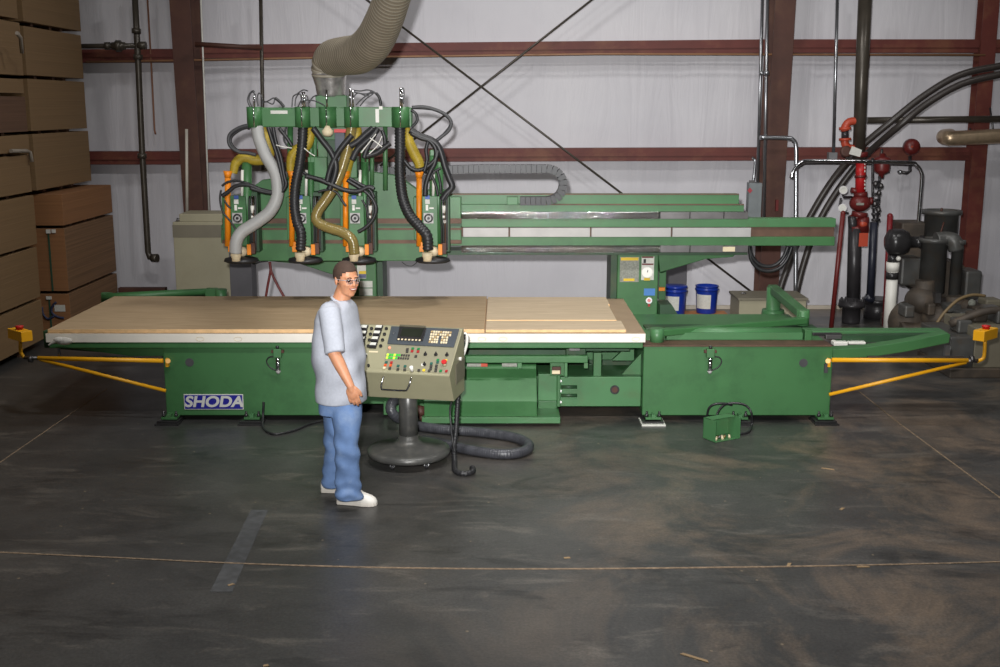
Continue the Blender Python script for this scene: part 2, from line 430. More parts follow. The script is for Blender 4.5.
# ---- building steel
def column(px, name_label, wtop=0.70, wbot=0.30):
    x = px; mb = MB(); yr = WY-0.09
    w = 0.13
    mb.box(x-w, x+w, yr-0.02, yr, 0, 8.0)                       # wall side flange
    # tapered web and inner flange
    for (a, b, c, d) in ((0.006, -0.006, 0, 1),):
        vs = [(x-0.006, yr-wbot, 0), (x+0.006, yr-wbot, 0), (x+0.006, yr-0.02, 0), (x-0.006, yr-0.02, 0),
              (x-0.006, yr-wtop, 8.0), (x+0.006, yr-wtop, 8.0), (x+0.006, yr-0.02, 8.0), (x-0.006, yr-0.02, 8.0)]
        mb.add(vs, [(0,1,2,3),(4,5,6,7),(0,1,5,4),(1,2,6,5),(2,3,7,6),(3,0,4,7)])
    vs = []
    for z, dd in ((0, wbot), (8.0, wtop)):
        vs += [(x-w, yr-dd-0.02, z), (x+w, yr-dd-0.02, z), (x+w, yr-dd, z), (x-w, yr-dd, z)]
    mb.add(vs, [(0,1,2,3),(4,5,6,7),(0,1,5,4),(1,2,6,5),(2,3,7,6),(3,0,4,7)])
    mb.box(x-0.18, x+0.18, yr-wbot-0.08, yr, 0, 0.02)
    return mb
cl = column(-4.06, '').build('steel_column', IRON_B); tag(cl, 'brown tapered steel wall column left of the green router heads', 'column')
cr = column(3.62, '').build('steel_column', IRON_B); tag(cr, 'brown tapered steel wall column behind the right end of the bridge beam', 'column')
xr = W(989, 0, WY-0.2).x
mb = MB(); mb.box(xr-0.10, xr+0.10, WY-0.30, WY-0.285, 0, 8.0); mb.box(xr-0.10, xr+0.10, WY-0.10, WY-0.085, 0, 8.0); mb.box(xr-0.006, xr+0.006, WY-0.29, WY-0.09, 0, 8.0)
tag(mb.build('steel_column', IRON), 'slim red-brown steel wall post at the far right behind the dark pump', 'column')
def girt(x0, x1, z0, z1, depth=0.20):
    """C section, web to the room"""
    mb = MB(); yb = WY-0.05
    h = 0.085; n = 12
    for (ya, yb2, dz0, dz1) in ((yb-depth, yb, h-0.008, h), (yb-depth, yb, -h, -h+0.008), (yb-depth-0.006, yb-depth, -h, h), (yb-depth-0.03, yb-depth-0.006, -h*0.25, h*0.25)):
        vs = [(x0,ya,z0+dz0),(x0,yb2,z0+dz0),(x0,yb2,z0+dz1),(x0,ya,z0+dz1),(x1,ya,z1+dz0),(x1,yb2,z1+dz0),(x1,yb2,z1+dz1),(x1,ya,z1+dz1)]
        mb.add(vs, [(0,1,2,3),(4,5,6,7),(0,1,5,4),(1,2,6,5),(2,3,7,6),(3,0,4,7)])
    return mb
gy = WY-0.25
zu = lambda py: W(500, py, gy).z
for (a, b, pa, pb, lab) in (
    (-9.3, -4.2, 57, 55.5, 'upper dark red wall girt left of the left column, behind the board stacks'),
    (-3.92, 3.48, 51.5, 46, 'upper dark red wall girt between the two tapered columns, passing behind the flexible duct'),
    (3.76, xr-0.11, 46, 46, 'upper dark red wall girt right of the right tapered column'),
    (xr+0.11, 9.3, 46, 46, 'upper dark red wall girt stub at the far right edge'),
    (-9.3, -4.2, 158, 158, 'lower dark red wall girt left of the left column, crossed by the hanging black pipe'),
    (-3.92, 3.48, 156, 154, 'lower dark red wall girt between the two tapered columns, above the bridge beam'),
    (3.76, xr-0.11, 154, 154, 'lower dark red wall girt behind the red sprinkler valves'),):
    tag(girt(a, b, zu(pa), zu(pb)).build('wall_girt', IRON), lab, 'beam', 'red iron wall girts')
# thin line of pipe just under the upper girt
p = [W(x, y, WY-0.30) for x, y in ((86,62),(200,60),(330,57.5),(600,54),(985,55))]
tag(MB().tube(p, 0.014, 8).build('thin_pipe', mat('tan_pipe', srgb(150,110,80), 0.5)), 'thin tan pipe running just under the upper girt', 'pipe')
# brace rods
def rod(a, b, Y0, Y1, lab, r=0.014):
    tag(MB().cyl(W(a[0],a[1],Y0), W(b[0],b[1],Y1), r, seg=8).build('brace_rod', BPIPE), lab, 'brace rod', 'crossed wall brace rods')
rod((330,-28), (757,296), 15.2, 15.2, 'dark brace rod running from behind the duct down to the right column foot')
rod((640,-38), (380,166), 15.12, 15.12, 'dark brace rod running from top centre down left behind the hose heads')

# ---- left pipes
Yp = 15.1
t = thing('sprinkler_pipe', W(150,262,Yp)*1.0, 'dark vertical pipe with elbow end hanging at left wall beside the board stacks', 'pipe')
mb = MB(); mb.tube([W(134.5,-10,Yp), W(138,60,Yp), W(142,150,Yp), W(148,252,Yp), W(149.5,257,Yp), W(155,258,Yp-0.02)], 0.04, 12); mb.build('pipe_run', BPIPE, t)
for (x, y) in ((136.3,31),(138,57),(142,156)):
    MB().cyl(W(x,y-2.5,Yp), W(x,y+2.5,Yp), 0.058).build('coupling', BPIPE, t)
MB().cyl(W(152,258,Yp), W(157.5,258,Yp-0.02), 0.055).build('elbow_cap', BPIPE, t)
t = thing('branch_pipe', W(100,50,Yp), 'short horizontal dark pipe with a union joining the hanging left pipe', 'pipe')
MB().tube([W(60,46.5,Yp), W(145,45.5,Yp)], 0.032, 12).build('pipe_run', BPIPE, t)
MB().cyl(W(112,46,Yp), W(125,46,Yp), 0.05).cyl(W(116,46,Yp), W(121,46,Yp), 0.075, seg=8).build('union', BPIPE, t)
MB().cyl(W(105,46,Yp), W(110,46,Yp), 0.05).build('coupling', BPIPE, t)
MB().cyl(W(138,45.5,Yp), W(146,45.5,Yp), 0.05).build('coupling', BPIPE, t)
tag(MB().tube([W(147,-8,15.35), W(151,60,15.35), W(154.5,130,15.3), W(155.5,134,15.28)], 0.012, 8).build('thin_rod', mat('rust_rod', srgb(128,86,64), 0.6)), 'thin rusty rod hanging beside the dark left pipe', 'rod')
tag(MB().tube([W(186.5,129,15.0), W(187,218,15.0)], 0.02, 8).build('white_conduit', mat('aged_white', srgb(190,184,172), 0.5)), 'pale white conduit standing left of the left column', 'conduit')
tag(MB().tube([W(260.5,-8,15.1), W(262.5,108,15.1), W(263,170,15.1)], 0.024, 10).build('drop_pipe', BPIPE), 'thin dark drop pipe above the left end of the green hose header', 'pipe')
tag(MB().cyl(W(200.5,-8,15.28), W(209,212,15.28), 0.012, seg=8).build('conduit', WHITE), 'narrow white conduit inside the left tapered column', 'conduit')
tag(MB().tube([W(195,44,14.85), W(262,48,15.0)], 0.03, 8).build('strut_pipe', IRON_B), 'brown pipe strut from the left column to the drop pipe', 'pipe')

# ---- board stacks on the left
def bundle(x1, x0, y0, y1, z0, z1, m, lab, gap=0.035, pads=True, skew=0.0):
    mb = MB(); mb.box(x0, x1, y0, y1, z0, z1)
    o = mb.build('board_bundle', m, bevel=0.004); tag(o, lab, 'bundle of boards', 'bundled boards stacked at the left')
    if skew: o.rotation_euler.z = skew
    if z0 < 0.1: gap = z0
    if pads:
        for i, yy in enumerate((y0+0.35, (y0+y1)/2, y1-0.55)):
            MB().box(x0+0.02, x1-0.05, yy-0.04, yy+0.04, z0-gap, z0).build('runner', BOARD4, o)
    return o
AX = -5.32; AB = 13.05; Azs = [(0.09,0.555),(0.59,1.17),(1.205,1.76),(1.80,2.22),(2.255,2.44),(2.475,2.86),(2.895,3.05),(3.09,3.66),(3.70,4.5)]
names = ['bottommost','second from the floor','third from the floor','fourth from the floor','thin fifth from the floor','darker sixth from the floor','seventh from the floor','eighth from the floor','topmost']
mts = [BOARD,BOARD,BOARD,BOARD,BOARD4,BOARD,BOARD4,BOARD,BOARD2]
mts = [BOARD,BOARD,BOARD,BOARD,BOARD,BOARD4,BOARD,BOARD,BOARD]
al = []
for (z0, z1), nm, m in zip(Azs, names, mts):
    al.append(0); al[-1] = bundle(AX+random.uniform(-0.012,0.012), AX-1.25, 9.4, AB, z0, z1, m, 'tan board bundle, %s in the nearest stack at the left edge' % nm)
C0, C1 = 13.32, 15.03; CX = -5.10
Czs = [(0.09,0.575,BOARD2,'bottom bundle of the low projecting stack, with a white label'),
       (0.61,1.35,BOARD2,'thick middle bundle of the low projecting stack, brown layered boards with a strap'),
       (1.385,1.745,BOARD3,'top bundle of the low projecting stack, with an orange-brown end')]
bl = []
for z0, z1, m, lab in Czs: bl.append(bundle(CX, CX-1.25, C0, C1, z0, z1, m, lab))
Bzs = [(1.80,2.44),(2.475,3.06),(3.10,3.64),(3.69,4.6)]
for (z0, z1), nm in zip(Bzs, ['lowest','second','third','highest']):
    bundle(AX-0.02+random.uniform(-0.012,0.012), AX-1.27, C0-0.1, C1-0.02, z0, z1, BOARD, 'tan board bundle, %s of four set on the low projecting stack' % nm)
# orange ends, strap, clips, label on the low stack
STRAP = mat('strap_green', srgb(50,84,66), 0.5)
def on_end(o, px0, px1, py0, py1, m, name, d=0.006): 
    return Pb(px0, px1, py0, py1, C0-d, d).build(name, m, o)
for o in bl:
    o.data.materials.append(BOARD3)
    for p in o.data.polygons:
        if p.normal.y < -0.9: p.material_index = len(o.data.materials)-1
def strip_on_end(o, px0, px1, py0, py1, m, name, d=0.006):
    return Pb(px0, px1, py0, py1, C0-d-0.001, d, None).build(name, m, o)
strip_on_end(bl[1], 49.5, 51.2, 231, 291, STRAP, 'strap')
strip_on_end(bl[0], 49.5, 51.2, 296, 335, STRAP, 'strap')
for o, r_ in ((bl[1], (46,50,229.5,233.5)), (bl[1], (51.5,55,229.5,233)), (bl[0], (46,51,296.5,299.5))):
    strip_on_end(o, *r_, WHITE, 'strap_clip', 0.02)
strip_on_end(bl[0], 54.5, 65, 305, 311.5, PAPER, 'label')
mb = MB()
for pts in (((42,307),(43,314),(48,319),(54,316)), ((56,302),(52,307),(52,313),(58,317),(64,318))):
    mb.tube([W(a_, b_, C0-0.006) for a_, b_ in pts], 0.014, 6, sub=4)
mb.build('paint_mark', NAVY2 if False else mat('blue_marker', srgb(50,56,84), 0.6), bl[0])
# torn white wrap on the taller stack
WRAP = mat('wrap', srgb(150,140,128), 0.5)
MB().tube([W(17,33,12.3), W(20.5,38,12.45), W(22,53,12.5)], 0.022, 6).build('torn_wrap', WRAP, al[7])
MB().tube([W(11,151,12.45), W(27,151,12.95), W(30,152,13.0), W(32,162,13.0)], 0.022, 6).build('torn_wrap', WRAP, al[3])
# ---- beige cabinet and things along the wall
t = thing('electrical_cabinet', W(205,300,14.0), 'tall beige electrical cabinet with grey band behind the left router head', 'cabinet')
t.location.z = 0; Yc = 14.0
x0 = W(174,250,Yc).x; x1 = W(230,250,Yc).x
MB().box(x0, x1, Yc, Yc+0.6, 0.06, ZZ(222,Yc)).build('body', BEIGE, t, bevel=0.008)
MB().box(x0-0.004, x1+0.3, Yc-0.004, Yc+0.55, ZZ(237.5,Yc), ZZ(225,Yc)).build('vent_band', BEIGE_D, t)
MB().box(x0+0.08, x1+0.3, Yc+0.02, Yc+0.5, ZZ(222,Yc), ZZ(214,Yc)).build('top_box', BEIGE, t, bevel=0.008)
MB().box(x0+0.03, x1-0.03, Yc+0.05, Yc+0.55, 0, 0.06).build('plinth', BEIGE_D, t)
MB().tube([W(177,222,Yc+0.1), W(177.5,218.5,Yc+0.1), W(180,218.5,Yc+0.1), W(181,222,Yc+0.1)], 0.012, 8).build('lifting_eye', STEEL_D, t)
tag(MB().box(W(118,290,14.9).x, W(165,290,14.9).x, 14.9, 15.0, 0.0, ZZ(288,14.9)).build('wood_plank', IRON_B, bevel=0.004), 'brown plank on edge at the wall between the board stack and beige cabinet', 'plank')

# low beige box
t = thing('transformer_box', (W(770,310,13.9).x, 14.1, 0), 'low beige steel box on the floor behind the right arm of the machine', 'box')
Yc = 13.9
x0 = W(739,310,Yc).x-0.0; x1 = W(806,310,Yc).x
MB().box(x0, x1, Yc, Yc+0.55, 0.03, ZZ(298,Yc)-0.03).build('body', BEIGE, t, bevel=0.006)
MB().box(x0-0.02, x1+0.02, Yc-0.02, Yc+0.57, ZZ(298,Yc)-0.03, ZZ(298,Yc)).build('lid', BEIGE_D, t, bevel=0.006)
MB().box(x0+0.05, x1-0.05, Yc+0.05, Yc+0.5, 0, 0.03).build('plinth', BEIGE_D, t)
MB().tube([W(741,296,Yc+0.3), W(742,293,Yc+0.3), W(745,293,Yc+0.3), W(746,296,Yc+0.3)], 0.012, 8).build('lifting_eye', STEEL_D, t)

# pails and plank
PLANK = mat('orange_lumber', srgb(186,118,58), 0.6, var=0.15, vscale=12)
tag(MB().box(W(676,316,14.75).x, W(731,316,14.75).x, 14.75, 15.22, 0, 0.035).build('wood_plank', PLANK, bevel=0.003), 'orange-brown board lying on the floor under the blue pails', 'plank')
def pail(px, Y, z, lab, first=None):
    xc = W(px, 300, Y).x
    if first:
        r = first.copy(); COL.objects.link(r); r.location = (xc, Y, z); r['label'] = lab
        for ch in first.children:
            c = ch.copy(); COL.objects.link(c); c.parent = r
        return r
    t = thing('plastic_pail', (xc, Y, z), lab, 'pail', 'blue plastic pails')
    MB().lathe([(0.0,0),(0.128,0),(0.131,0.01),(0.146,0.30),(0.146,0.31),(0.158,0.31),(0.158,0.33),(0.148,0.33),(0.149,0.355),(0.155,0.357),(0.155,0.37),(0.143,0.37),(0.126,0.02),(0.0,0.02)], (xc,Y,z), 32).build('body', BLUE, t)
    q = MB(); 
    pr = []
    for k in range(9):
        a = R(-165+k*11)
        pr.append((a,))
    vs = []
    for a, in pr:
        for zz, rr in ((0.07,0.1375),(0.26,0.1465)): vs.append((xc+math.cos(a)*rr, Y+math.sin(a)*rr, z+zz))
    q.add(vs, [(2*k,2*k+2,2*k+3,2*k+1) for k in range(8)], True).build('label', PAPER, t)
    h = [(xc+0.16*math.cos(R(a)), Y-0.03-0.05*math.sin(R(a)), z+0.33-0.13*math.sin(R(a))) for a in range(0,181,15)]
    MB().tube(h, 0.003, 6).build('bail_handle', STEEL_D, t)
    return t
p1_ = pail(706.5, 15.08, 0.035, 'open blue plastic pail standing on the orange board, right of the pair')
p2_ = pail(675, 14.95, 0.035, 'lidded blue plastic pail with a pale label, left of the pair', p1_)
MB().lathe([(0.0,0.0),(0.16,0.0),(0.16,0.02),(0.15,0.03),(0.0,0.03)], Vector(p2_.location)+Vector((0,0,0.36)), 32).build('lid', BLUE, p2_)

# grey disconnect box on the right column + conduits
t = thing('disconnect_box', W(753,230,14.9), 'grey electrical disconnect box with red diamond mark fixed beside the right column', 'electrical box')
Pb(748.5,761.5,183,225,14.9,0.16).build('body', mat('box_grey', srgb(122,128,130), 0.5), t, bevel=0.006)
Pp([(747.5,190.5),(750,187.5),(752.5,190.5),(750,193.5)], 14.893, 0.006).build('warning_diamond', mat('diamond_red', srgb(170,60,70), 0.5), t)
Pb(750,755,180.5,183,14.95,0.05).build('top_cap', STEEL_D, t)
for i, (x0, x1, lab) in enumerate(((762.5,757.5,'silver conduit rising along the right column into the grey disconnect box'), (767.5,764,'second silver conduit on the face of the right column'))):
    t = thing('steel_conduit', W(x1, 215, 14.72), lab, 'conduit', 'silver conduits beside the right column')
    MB().tube([W(x0,-8,14.82-i*0.1), W(x1,182 if i==0 else 217,14.9-i*0.1)], 0.02, 8).build('tube', GALV, t)
    MB().cyl(W(x0-1.0,71,14.83-i*0.1), W(x0-1.0,75,14.83-i*0.1), 0.035, seg=8).build('strap', GALV, t)
tag(MB().tube([W(752,158,15.0),W(755,161,15.0),W(754,175,14.97),W(753,182,14.97)], 0.018, 8, sub=4).build('steel_conduit', GALV), 'short curved tan conduit dropping from the lower girt to the grey disconnect box', 'conduit')
tag(MB().tube([W(760,137.5,14.75),W(786,138,14.75),W(793,140,14.75),W(796,148,14.75),W(796,180,14.72),W(795.5,300,14.6)], 0.028, 10, sub=5).build('bent_conduit', GALV), 'silver bent conduit arching off the right column and dropping behind the beam end', 'conduit')
Pb(776,778.5,200,211,14.98,0.06).build('junction_cover', REDP); tag(bpy.data.objects['junction_cover'], 'small dark red cover on the right column', 'cover')

t = thing('steel_conduit', W(832,160,15.2), 'long vertical silver conduit with a small grey box at its lower end', 'conduit')
MB().tube([W(837.5,-8,15.25), W(833.5,152,15.2)], 0.022, 10).build('tube', GALV, t)
Pb(829,837.5,152.5,159.5,15.15,0.1).build('outlet_box', mat('box_grey2', srgb(120,120,122), 0.5), t, bevel=0.004)

# ---- sprinkler riser
DK = mat('riser_black', srgb(54,52,54), 0.35, 0.2, var=0.15)
Yr = 14.5
t = thing('sprinkler_riser', (W(856,325,Yr).x, Yr, 0), 'tall dark sprinkler riser pipe with red valve bodies and orange elbow', 'pipe')
MB().tube([W(865.5,-8,Yr+0.02), W(861.5,80,Yr), W(858.5,160,Yr)], 0.078, 18, rad=[0.085,0.08,0.075]).build('upper_pipe', BPIPE, t)
MB().cyl(W(855,228,Yr), W(853,302,Yr), 0.085, 0.085).build('lower_pipe', DK, t)
zb = F(852,318).z
x = W(852,300,Yr).x
MB().lathe([(0,0.0),(0.11,0.0),(0.115,0.03),(0.115,0.22),(0.17,0.22),(0.17,0.26),(0.165,0.262),(0.165,0.30),(0.10,0.30),(0.09,0.34),(0,0.34)], (x,Yr,0), 24).build('base_flange', DK, t)
mb = MB()
for k in range(8):
    a = k*math.pi/4; mb.cyl((x+0.145*math.cos(a), Yr+0.145*math.sin(a), 0.20), (x+0.145*math.cos(a), Yr+0.145*math.sin(a), 0.325), 0.014, seg=6)
mb.build('flange_bolts', DK, t)
MB().cyl(W(861,160,Yr), W(860,193,Yr), 0.062).build('red_spool', REDB, t)
for a_, b_, c_ in ((152,157,0.09),(175,177.5,0.075),(192,197,0.085)): MB().cyl(W(860.5,a_,Yr), W(860.5,b_,Yr), c_).build('coupling', REDP, t)
MB().cyl(W(860,191.5,Yr),W(851,190,Yr),0.035).build('side_outlet', REDP, t)
q = MB()
for y0, y1 in ((163,173),(180,190)):
    for k in range(3): q.add([tuple(W(a_,b_,Yr-0.067)) for a_, b_ in ((864.2,y0+k*3.6),(865.4,y0+k*3.6),(865.4,y0+k*3.6+2),(864.2,y0+k*3.6+2))], [(0,1,2,3)])
q.build('label_marks', PAPER, t)
MB().ell(W(860,203,Yr), (0.135,0.12,0.11)).cyl(W(860,212,Yr), W(859,217,Yr), 0.1).cyl(W(869,201,Yr),W(872,201,Yr),0.05).build('valve_body', REDP, t)
Pb(856.5,864,203,205.2,Yr-0.13,0.01).build('valve_plate', PAPER_G, t)
MB().cyl(W(863,217,Yr-0.02), W(862.5,230,Yr-0.02), 0.075).cyl(W(851,229.5,Yr-0.02), W(868,229.5,Yr-0.02), 0.05).cyl(W(850,218,Yr), W(866,217,Yr), 0.04).build('lower_valve', REDP, t)
MB().ell(W(863.5,224,Yr-0.07), (0.05,0.03,0.05)).build('orange_cap', ORED, t)
MB().cyl(W(852,216,Yr),W(853,232,Yr),0.055).build('check_valve', DK, t)
Pb(859,868,233,246.5,Yr-0.1,0.004).build('hang_tag', ORED, t)
mb = MB(); mb.tube([W(857,121,Yr), W(849,122,Yr), W(845,127,Yr), W(845,131,Yr)], 0.05, 12, sub=3).tube([W(845,139,Yr), W(845,144,Yr), W(849,148,Yr), W(857,149,Yr)], 0.05, 12, sub=3)
mb.cyl(W(845,127,Yr), W(845,130,Yr), 0.075).cyl(W(845,138,Yr), W(845,140.5,Yr), 0.075).build('bypass_elbow', ORED, t)
MB().cyl(W(845,130,Yr), W(845,139,Yr), 0.045).build('bypass_pipe', DK, t)
MB().lathe([(0.045,-0.02),(0.07,-0.02),(0.07,0.02),(0.045,0.02)], W(846,151.5,Yr-0.12), 16, Matrix.Rotation(R(80),3,'X')).build('hand_wheel', BROWNM if False else IRON_B, t)
Pp([(852,146),(862,150),(860,157),(849,154)], Yr-0.16, 0.004).build('paper_tag', PAPER, t)
for (x_, y_) in ((843.5,190),(842.5,208)):
    g = MB().cyl(W(x_,y_,Yr-0.05), W(x_,y_,Yr-0.10), 0.052).build('pressure_gauge', STEEL_D, t)
    MB().cyl(W(x_,y_,Yr-0.10), W(x_,y_,Yr-0.104), 0.043).build('gauge_face', PAPER, g)
MB().tube([W(843,195,Yr-0.06),W(843.5,197,Yr-0.06),W(852,197,Yr)], 0.014, 6).tube([W(841,198,Yr-0.06),W(839.5,206,Yr-0.06),W(842,213,Yr-0.06),W(848,213,Yr)], 0.014, 6).build('gauge_piping', DK, t)
mb = MB(); mb.tube([W(872.5,158,Yr),W(872.5,195,Yr),W(874,220,Yr)],0.016,8)
for y_ in (182,187,194,200,208,214,220): mb.cyl(W(871.5+(y_%2)*3,y_,Yr-0.03), W(880,y_,Yr-0.03), 0.017, seg=8)
mb.tube([W(879.5,176,Yr-0.02),W(879,195,Yr-0.02),W(877,225,Yr-0.02)], 0.017, 8)
mb.build('trim_piping', DK, t)
for (x_, y_) in ((875.5,184),(881,186),(879,193),(875,204),(878.5,210)): MB().ell(W(x_,y_,Yr-0.05),(0.03,0.03,0.035)).build('trim_valve', STEEL_D, t)
tag(MB().cyl(W(874,222,Yr), W(870,300,Yr), 0.05).cyl(W(866,296,Yr),W(873,300,Yr),0.05).build('drain_pipe', mat('drain_navy', srgb(40,42,54), 0.35)), 'slim dark drain pipe just right of the red valves', 'pipe')
o = MB().cyl((W(877,310,14.9).x,14.9,0), (W(877,310,14.9).x,14.9,0.20), 0.17).cyl((W(877,310,14.9).x,14.9,0.20), (W(877,310,14.9).x,14.9,0.26), 0.2).build('floor_flange', DK); tag(o, 'short dark flanged pipe stub on the floor right of the riser', 'pipe stub')
def post(a, b, r, m, name, lab):
    P0 = W(*a); P1 = W(*b); P1.z = 0
    tag(MB().cyl(P1, P0, r, seg=12).ell(P0, (r,r,r)).build(name, m), lab, 'pole')
post((843,213,14.1), (831,330,14.1), 0.03, REDP, 'red_pole', 'thin bright red pole standing left of the dark riser')
post((890,216,14.3), (884.5,330,14.3), 0.036, mat('dark_red', srgb(120,30,36), 0.4), 'red_pole', 'dark red pole standing behind the white plastic pipe')
# horn strobe, lantern
t = thing('alarm_bell', W(912,147,15.2), 'round red alarm bell on a bracket by the lower girt', 'bell')
MB().lathe([(0,-0.07),(0.06,-0.065),(0.1,-0.03),(0.108,0),(0.108,0.05),(0,0.05)], W(912,147,15.15), 28, Matrix.Rotation(R(90),3,'X').inverted()).build('gong', REDP, t)
MB().ell(W(912,147,15.06),(0.018,0.018,0.018)).build('centre_nut', ORED, t)
MB().tube([W(910,156,15.2),W(910,171,15.2),W(907,173,15.2),W(900,172,15.2)], 0.022, 8).build('bracket', DK, t)
MB().ell(W(900,172,15.15),(0.035,0.035,0.03)).build('knob', GALV, t)
t = thing('retard_chamber', W(881,176,14.6), 'dark red cylindrical chamber hanging right of the riser top', 'chamber')
MB().lathe([(0,0),(0.03,0.0),(0.035,0.05),(0.095,0.08),(0.1,0.1),(0.1,0.24),(0.09,0.26),(0.045,0.27),(0.035,0.31),(0,0.31)], W(881,178,14.6), 24).build('body', REDP, t)
MB().cyl(W(881,157,14.6), W(882,149,14.6), 0.015, seg=8).build('top_nipple', STEEL_D, t)
# horizontal pipe, arch conduit
tag(MB().cyl(W(867,120.5,14.7), W(1040,118.5,14.7), 0.042, seg=12).build('cross_pipe', BPIPE), 'dark horizontal pipe running right from the riser to the frame edge', 'pipe')
tag(MB().tube([W(791,178,14.2),W(794,170,14.2),W(801,163,14.2),W(815,161,14.2),W(905,162.5,14.2),W(916,165,14.2),W(921,172,14.2),W(921.5,182,14.2),W(917,236,14.2)], 0.024, 10, sub=5).build('bent_conduit', CHROME), 'shiny conduit arch crossing in front of the red valves', 'conduit')
t = thing('exhaust_pipe', W(975,137,15.0), 'shiny metal duct pipe with elbow end entering from the right edge', 'pipe')
MB().tube([W(950,136,15.3),W(944,136.5,15.1),W(947,137.5,14.85),W(960,138,14.8),W(1040,134,14.8)], 0.095, 20, sub=6).build('pipe_run', mat('bright_duct', srgb(200,176,146), 0.36, 0.75, var=0.15, vscale=14), t)
MB().cyl(W(969,143,14.95),W(970,128,14.95),0.012,seg=6).tube([W(993,129,15.0),W(990,108,15.2)],0.012,6).build('hanger_rod', STEEL_D, t)
# two large black air hoses in a sweeping arc
def hose(name, pts, r, m, lab, cat='hose', group=None, sub=6, **k):
    return tag(MB().tube(pts, r, 12, sub=sub, **k).build(name, m), lab, cat, group)
AH = mat('air_hose', srgb(56,50,47), 0.4, var=0.1)
hose('air_hose', [W(1045,58,14.3),W(1000,66,14.3),W(960,75,14.3),(W(925,95,14.35)),W(892,121,14.4),W(860,148,14.55),W(834,178,14.7),W(812,213,14.75),W(797,244,14.75),W(780,290,14.7),W(778,318,14.6)], 0.043, AH, 'black air hose sweeping in an arc from the upper right, upper of the pair', 'hose', 'black hoses arcing down behind the beam')
hose('air_hose', [W(1045,66,14.2),W(1000,74.5,14.2),W(962,84,14.2),(W(928,103,14.25)),W(898,127,14.3),W(868,153,14.65),W(845,180,14.75),W(822,216,14.75),W(808,250,14.75),W(797,290,14.7),W(794,318,14.6)], 0.043, AH, 'black air hose sweeping in an arc from the upper right, lower of the pair', 'hose', 'black hoses arcing down behind the beam')

# motor on white pipe
t = thing('blower_pipe', (W(892,320,13.6).x, 13.6, 0), 'white plastic standpipe with a black round valve head, beside the dark pump', 'standpipe')
Ym = 13.6
p0 = W(892.5,262,Ym); 
MB().cyl((W(893.2,262,Ym).x,Ym,0.0), (W(893.2,262,Ym).x,Ym,p0.z-0.02), 0.068).build('white_pipe', WHITE, t)
MB().cyl((p0.x+0.006,Ym,W(0,271,Ym).z), (p0.x+0.006,Ym,p0.z), 0.078).build('white_cap', WHITE, t)
MB().cyl((p0.x+0.006,Ym,W(0,279,Ym).z), (p0.x+0.006,Ym,W(0,272,Ym).z), 0.075).build('black_band', BLACK_P, t)
MB().cyl((p0.x,Ym,p0.z), (p0.x,Ym,W(0,255,Ym).z), 0.06).build('neck', BLACK_P, t)
Mx = Matrix.Rotation(R(90),3,'Y')
MB().lathe([(0,-0.14),(0.09,-0.13),(0.15,-0.09),(0.158,-0.04),(0.158,0.05),(0.13,0.12),(0.07,0.15),(0.065,0.28),(0.08,0.28),(0.08,0.31),(0,0.31)], W(897,242,Ym), 28, Mx).build('valve_head', BLACK_P, t)
MB().ell(W(898.5,258.5,Ym-0.07),(0.03,0.03,0.03)).build('grease_cap', WHITE, t)
# vacuum pump
t = thing('vacuum_pump', (W(945,340,13.6).x, 13.8, 0), 'big grimy dark vacuum pump with filter drums, at the right behind the machine', 'pump')
def drum(px, py0, py1, rpx, Y, m, name, rim=0.0):
    c = W(px, (py0+py1)/2, Y); r = abs(W(px+rpx, py0, Y).x-c.x); z0 = ZZ(py1,Y); z1 = ZZ(py0,Y)
    pr = [(0,z0),(r,z0),(r,z1-0.05),(r+rim,z1-0.05),(r+rim,z1),(r*0.9,z1),(r*0.9,z1-0.012),(0,z1-0.012)]
    return MB().lathe(pr, (c.x,Y,0), 32).build(name, m, t)
drum(941, 210, 240, 17.5, 14.0, TEALG, 'filter_drum', 0.035)
drum(933, 238, 292, 14.5, 13.5, TEALG, 'filter_drum', 0.03)
drum(956, 240, 300, 8, 13.4, TEALG, 'filter_pipe', 0.02)
MB().tube([W(936,240,13.45),W(946,239,13.45),W(954,241,13.4),W(956,250,13.4)], 0.09, 14, sub=4).build('elbow_pipe', TEALG, t)
Pb(901,930,223,262,14.0,0.45).build('motor_block', PUMPM, t, bevel=0.02)
Pb(901,923,258,286,13.7,0.4).build('gearbox', TEALG, t, bevel=0.03)
Pp([(903,262),(960,262),(975,275),(982,290),(960,300),(925,296),(903,282)], 13.75, 0.5).build('pump_body', PUMPM, t, bevel=0.02)
Pb(965,982,271,300,13.5,0.35).build('side_housing', TEALG, t, bevel=0.03)
mb = MB(); mb.ell(W(922,300,13.4),(0.20,0.2,0.17)).ell(W(939,318,13.3),(0.22,0.2,0.18)).ell(W(908,322,13.5),(0.24,0.22,0.26)).cyl(W(925,280,13.4),W(925,330,13.4),0.11).cyl(W(955,296,13.3),W(955,335,13.3),0.1).cyl(W(900,332,13.3),W(960,332,13.3),0.12).cyl(W(960,305,13.3),W(990,318,13.1),0.09)
mb.build('piping', PUMPM, t)
mb = MB(); mb.ell(W(972,303,13.1),(0.045,0.03,0.045)).build('dial', PAPER_G, t)
MB().tube([W(937,323,12.9),W(945,312,12.9),W(958,300,12.95),W(972,295,13.0),W(985,296,13.05)],0.018,8,sub=5).build('hose_line', mat('tan_hose', srgb(132,112,80), 0.5), t)
Pb(935.5,941,293,303,13.15,0.1).build('gauge_panel', STEEL_D, t)
mb = MB(); mb.prism([(W(914,330,13.2).x,0.0),(W(1010,330,13.2).x,0.0),(W(1010,330,13.2).x,0.34),(W(975,330,13.2).x,0.36),(W(914,330,13.2).x,0.16)], 13.2, 14.4, 'y'); mb.build('pump_base', PUMPM, t, bevel=0.01)
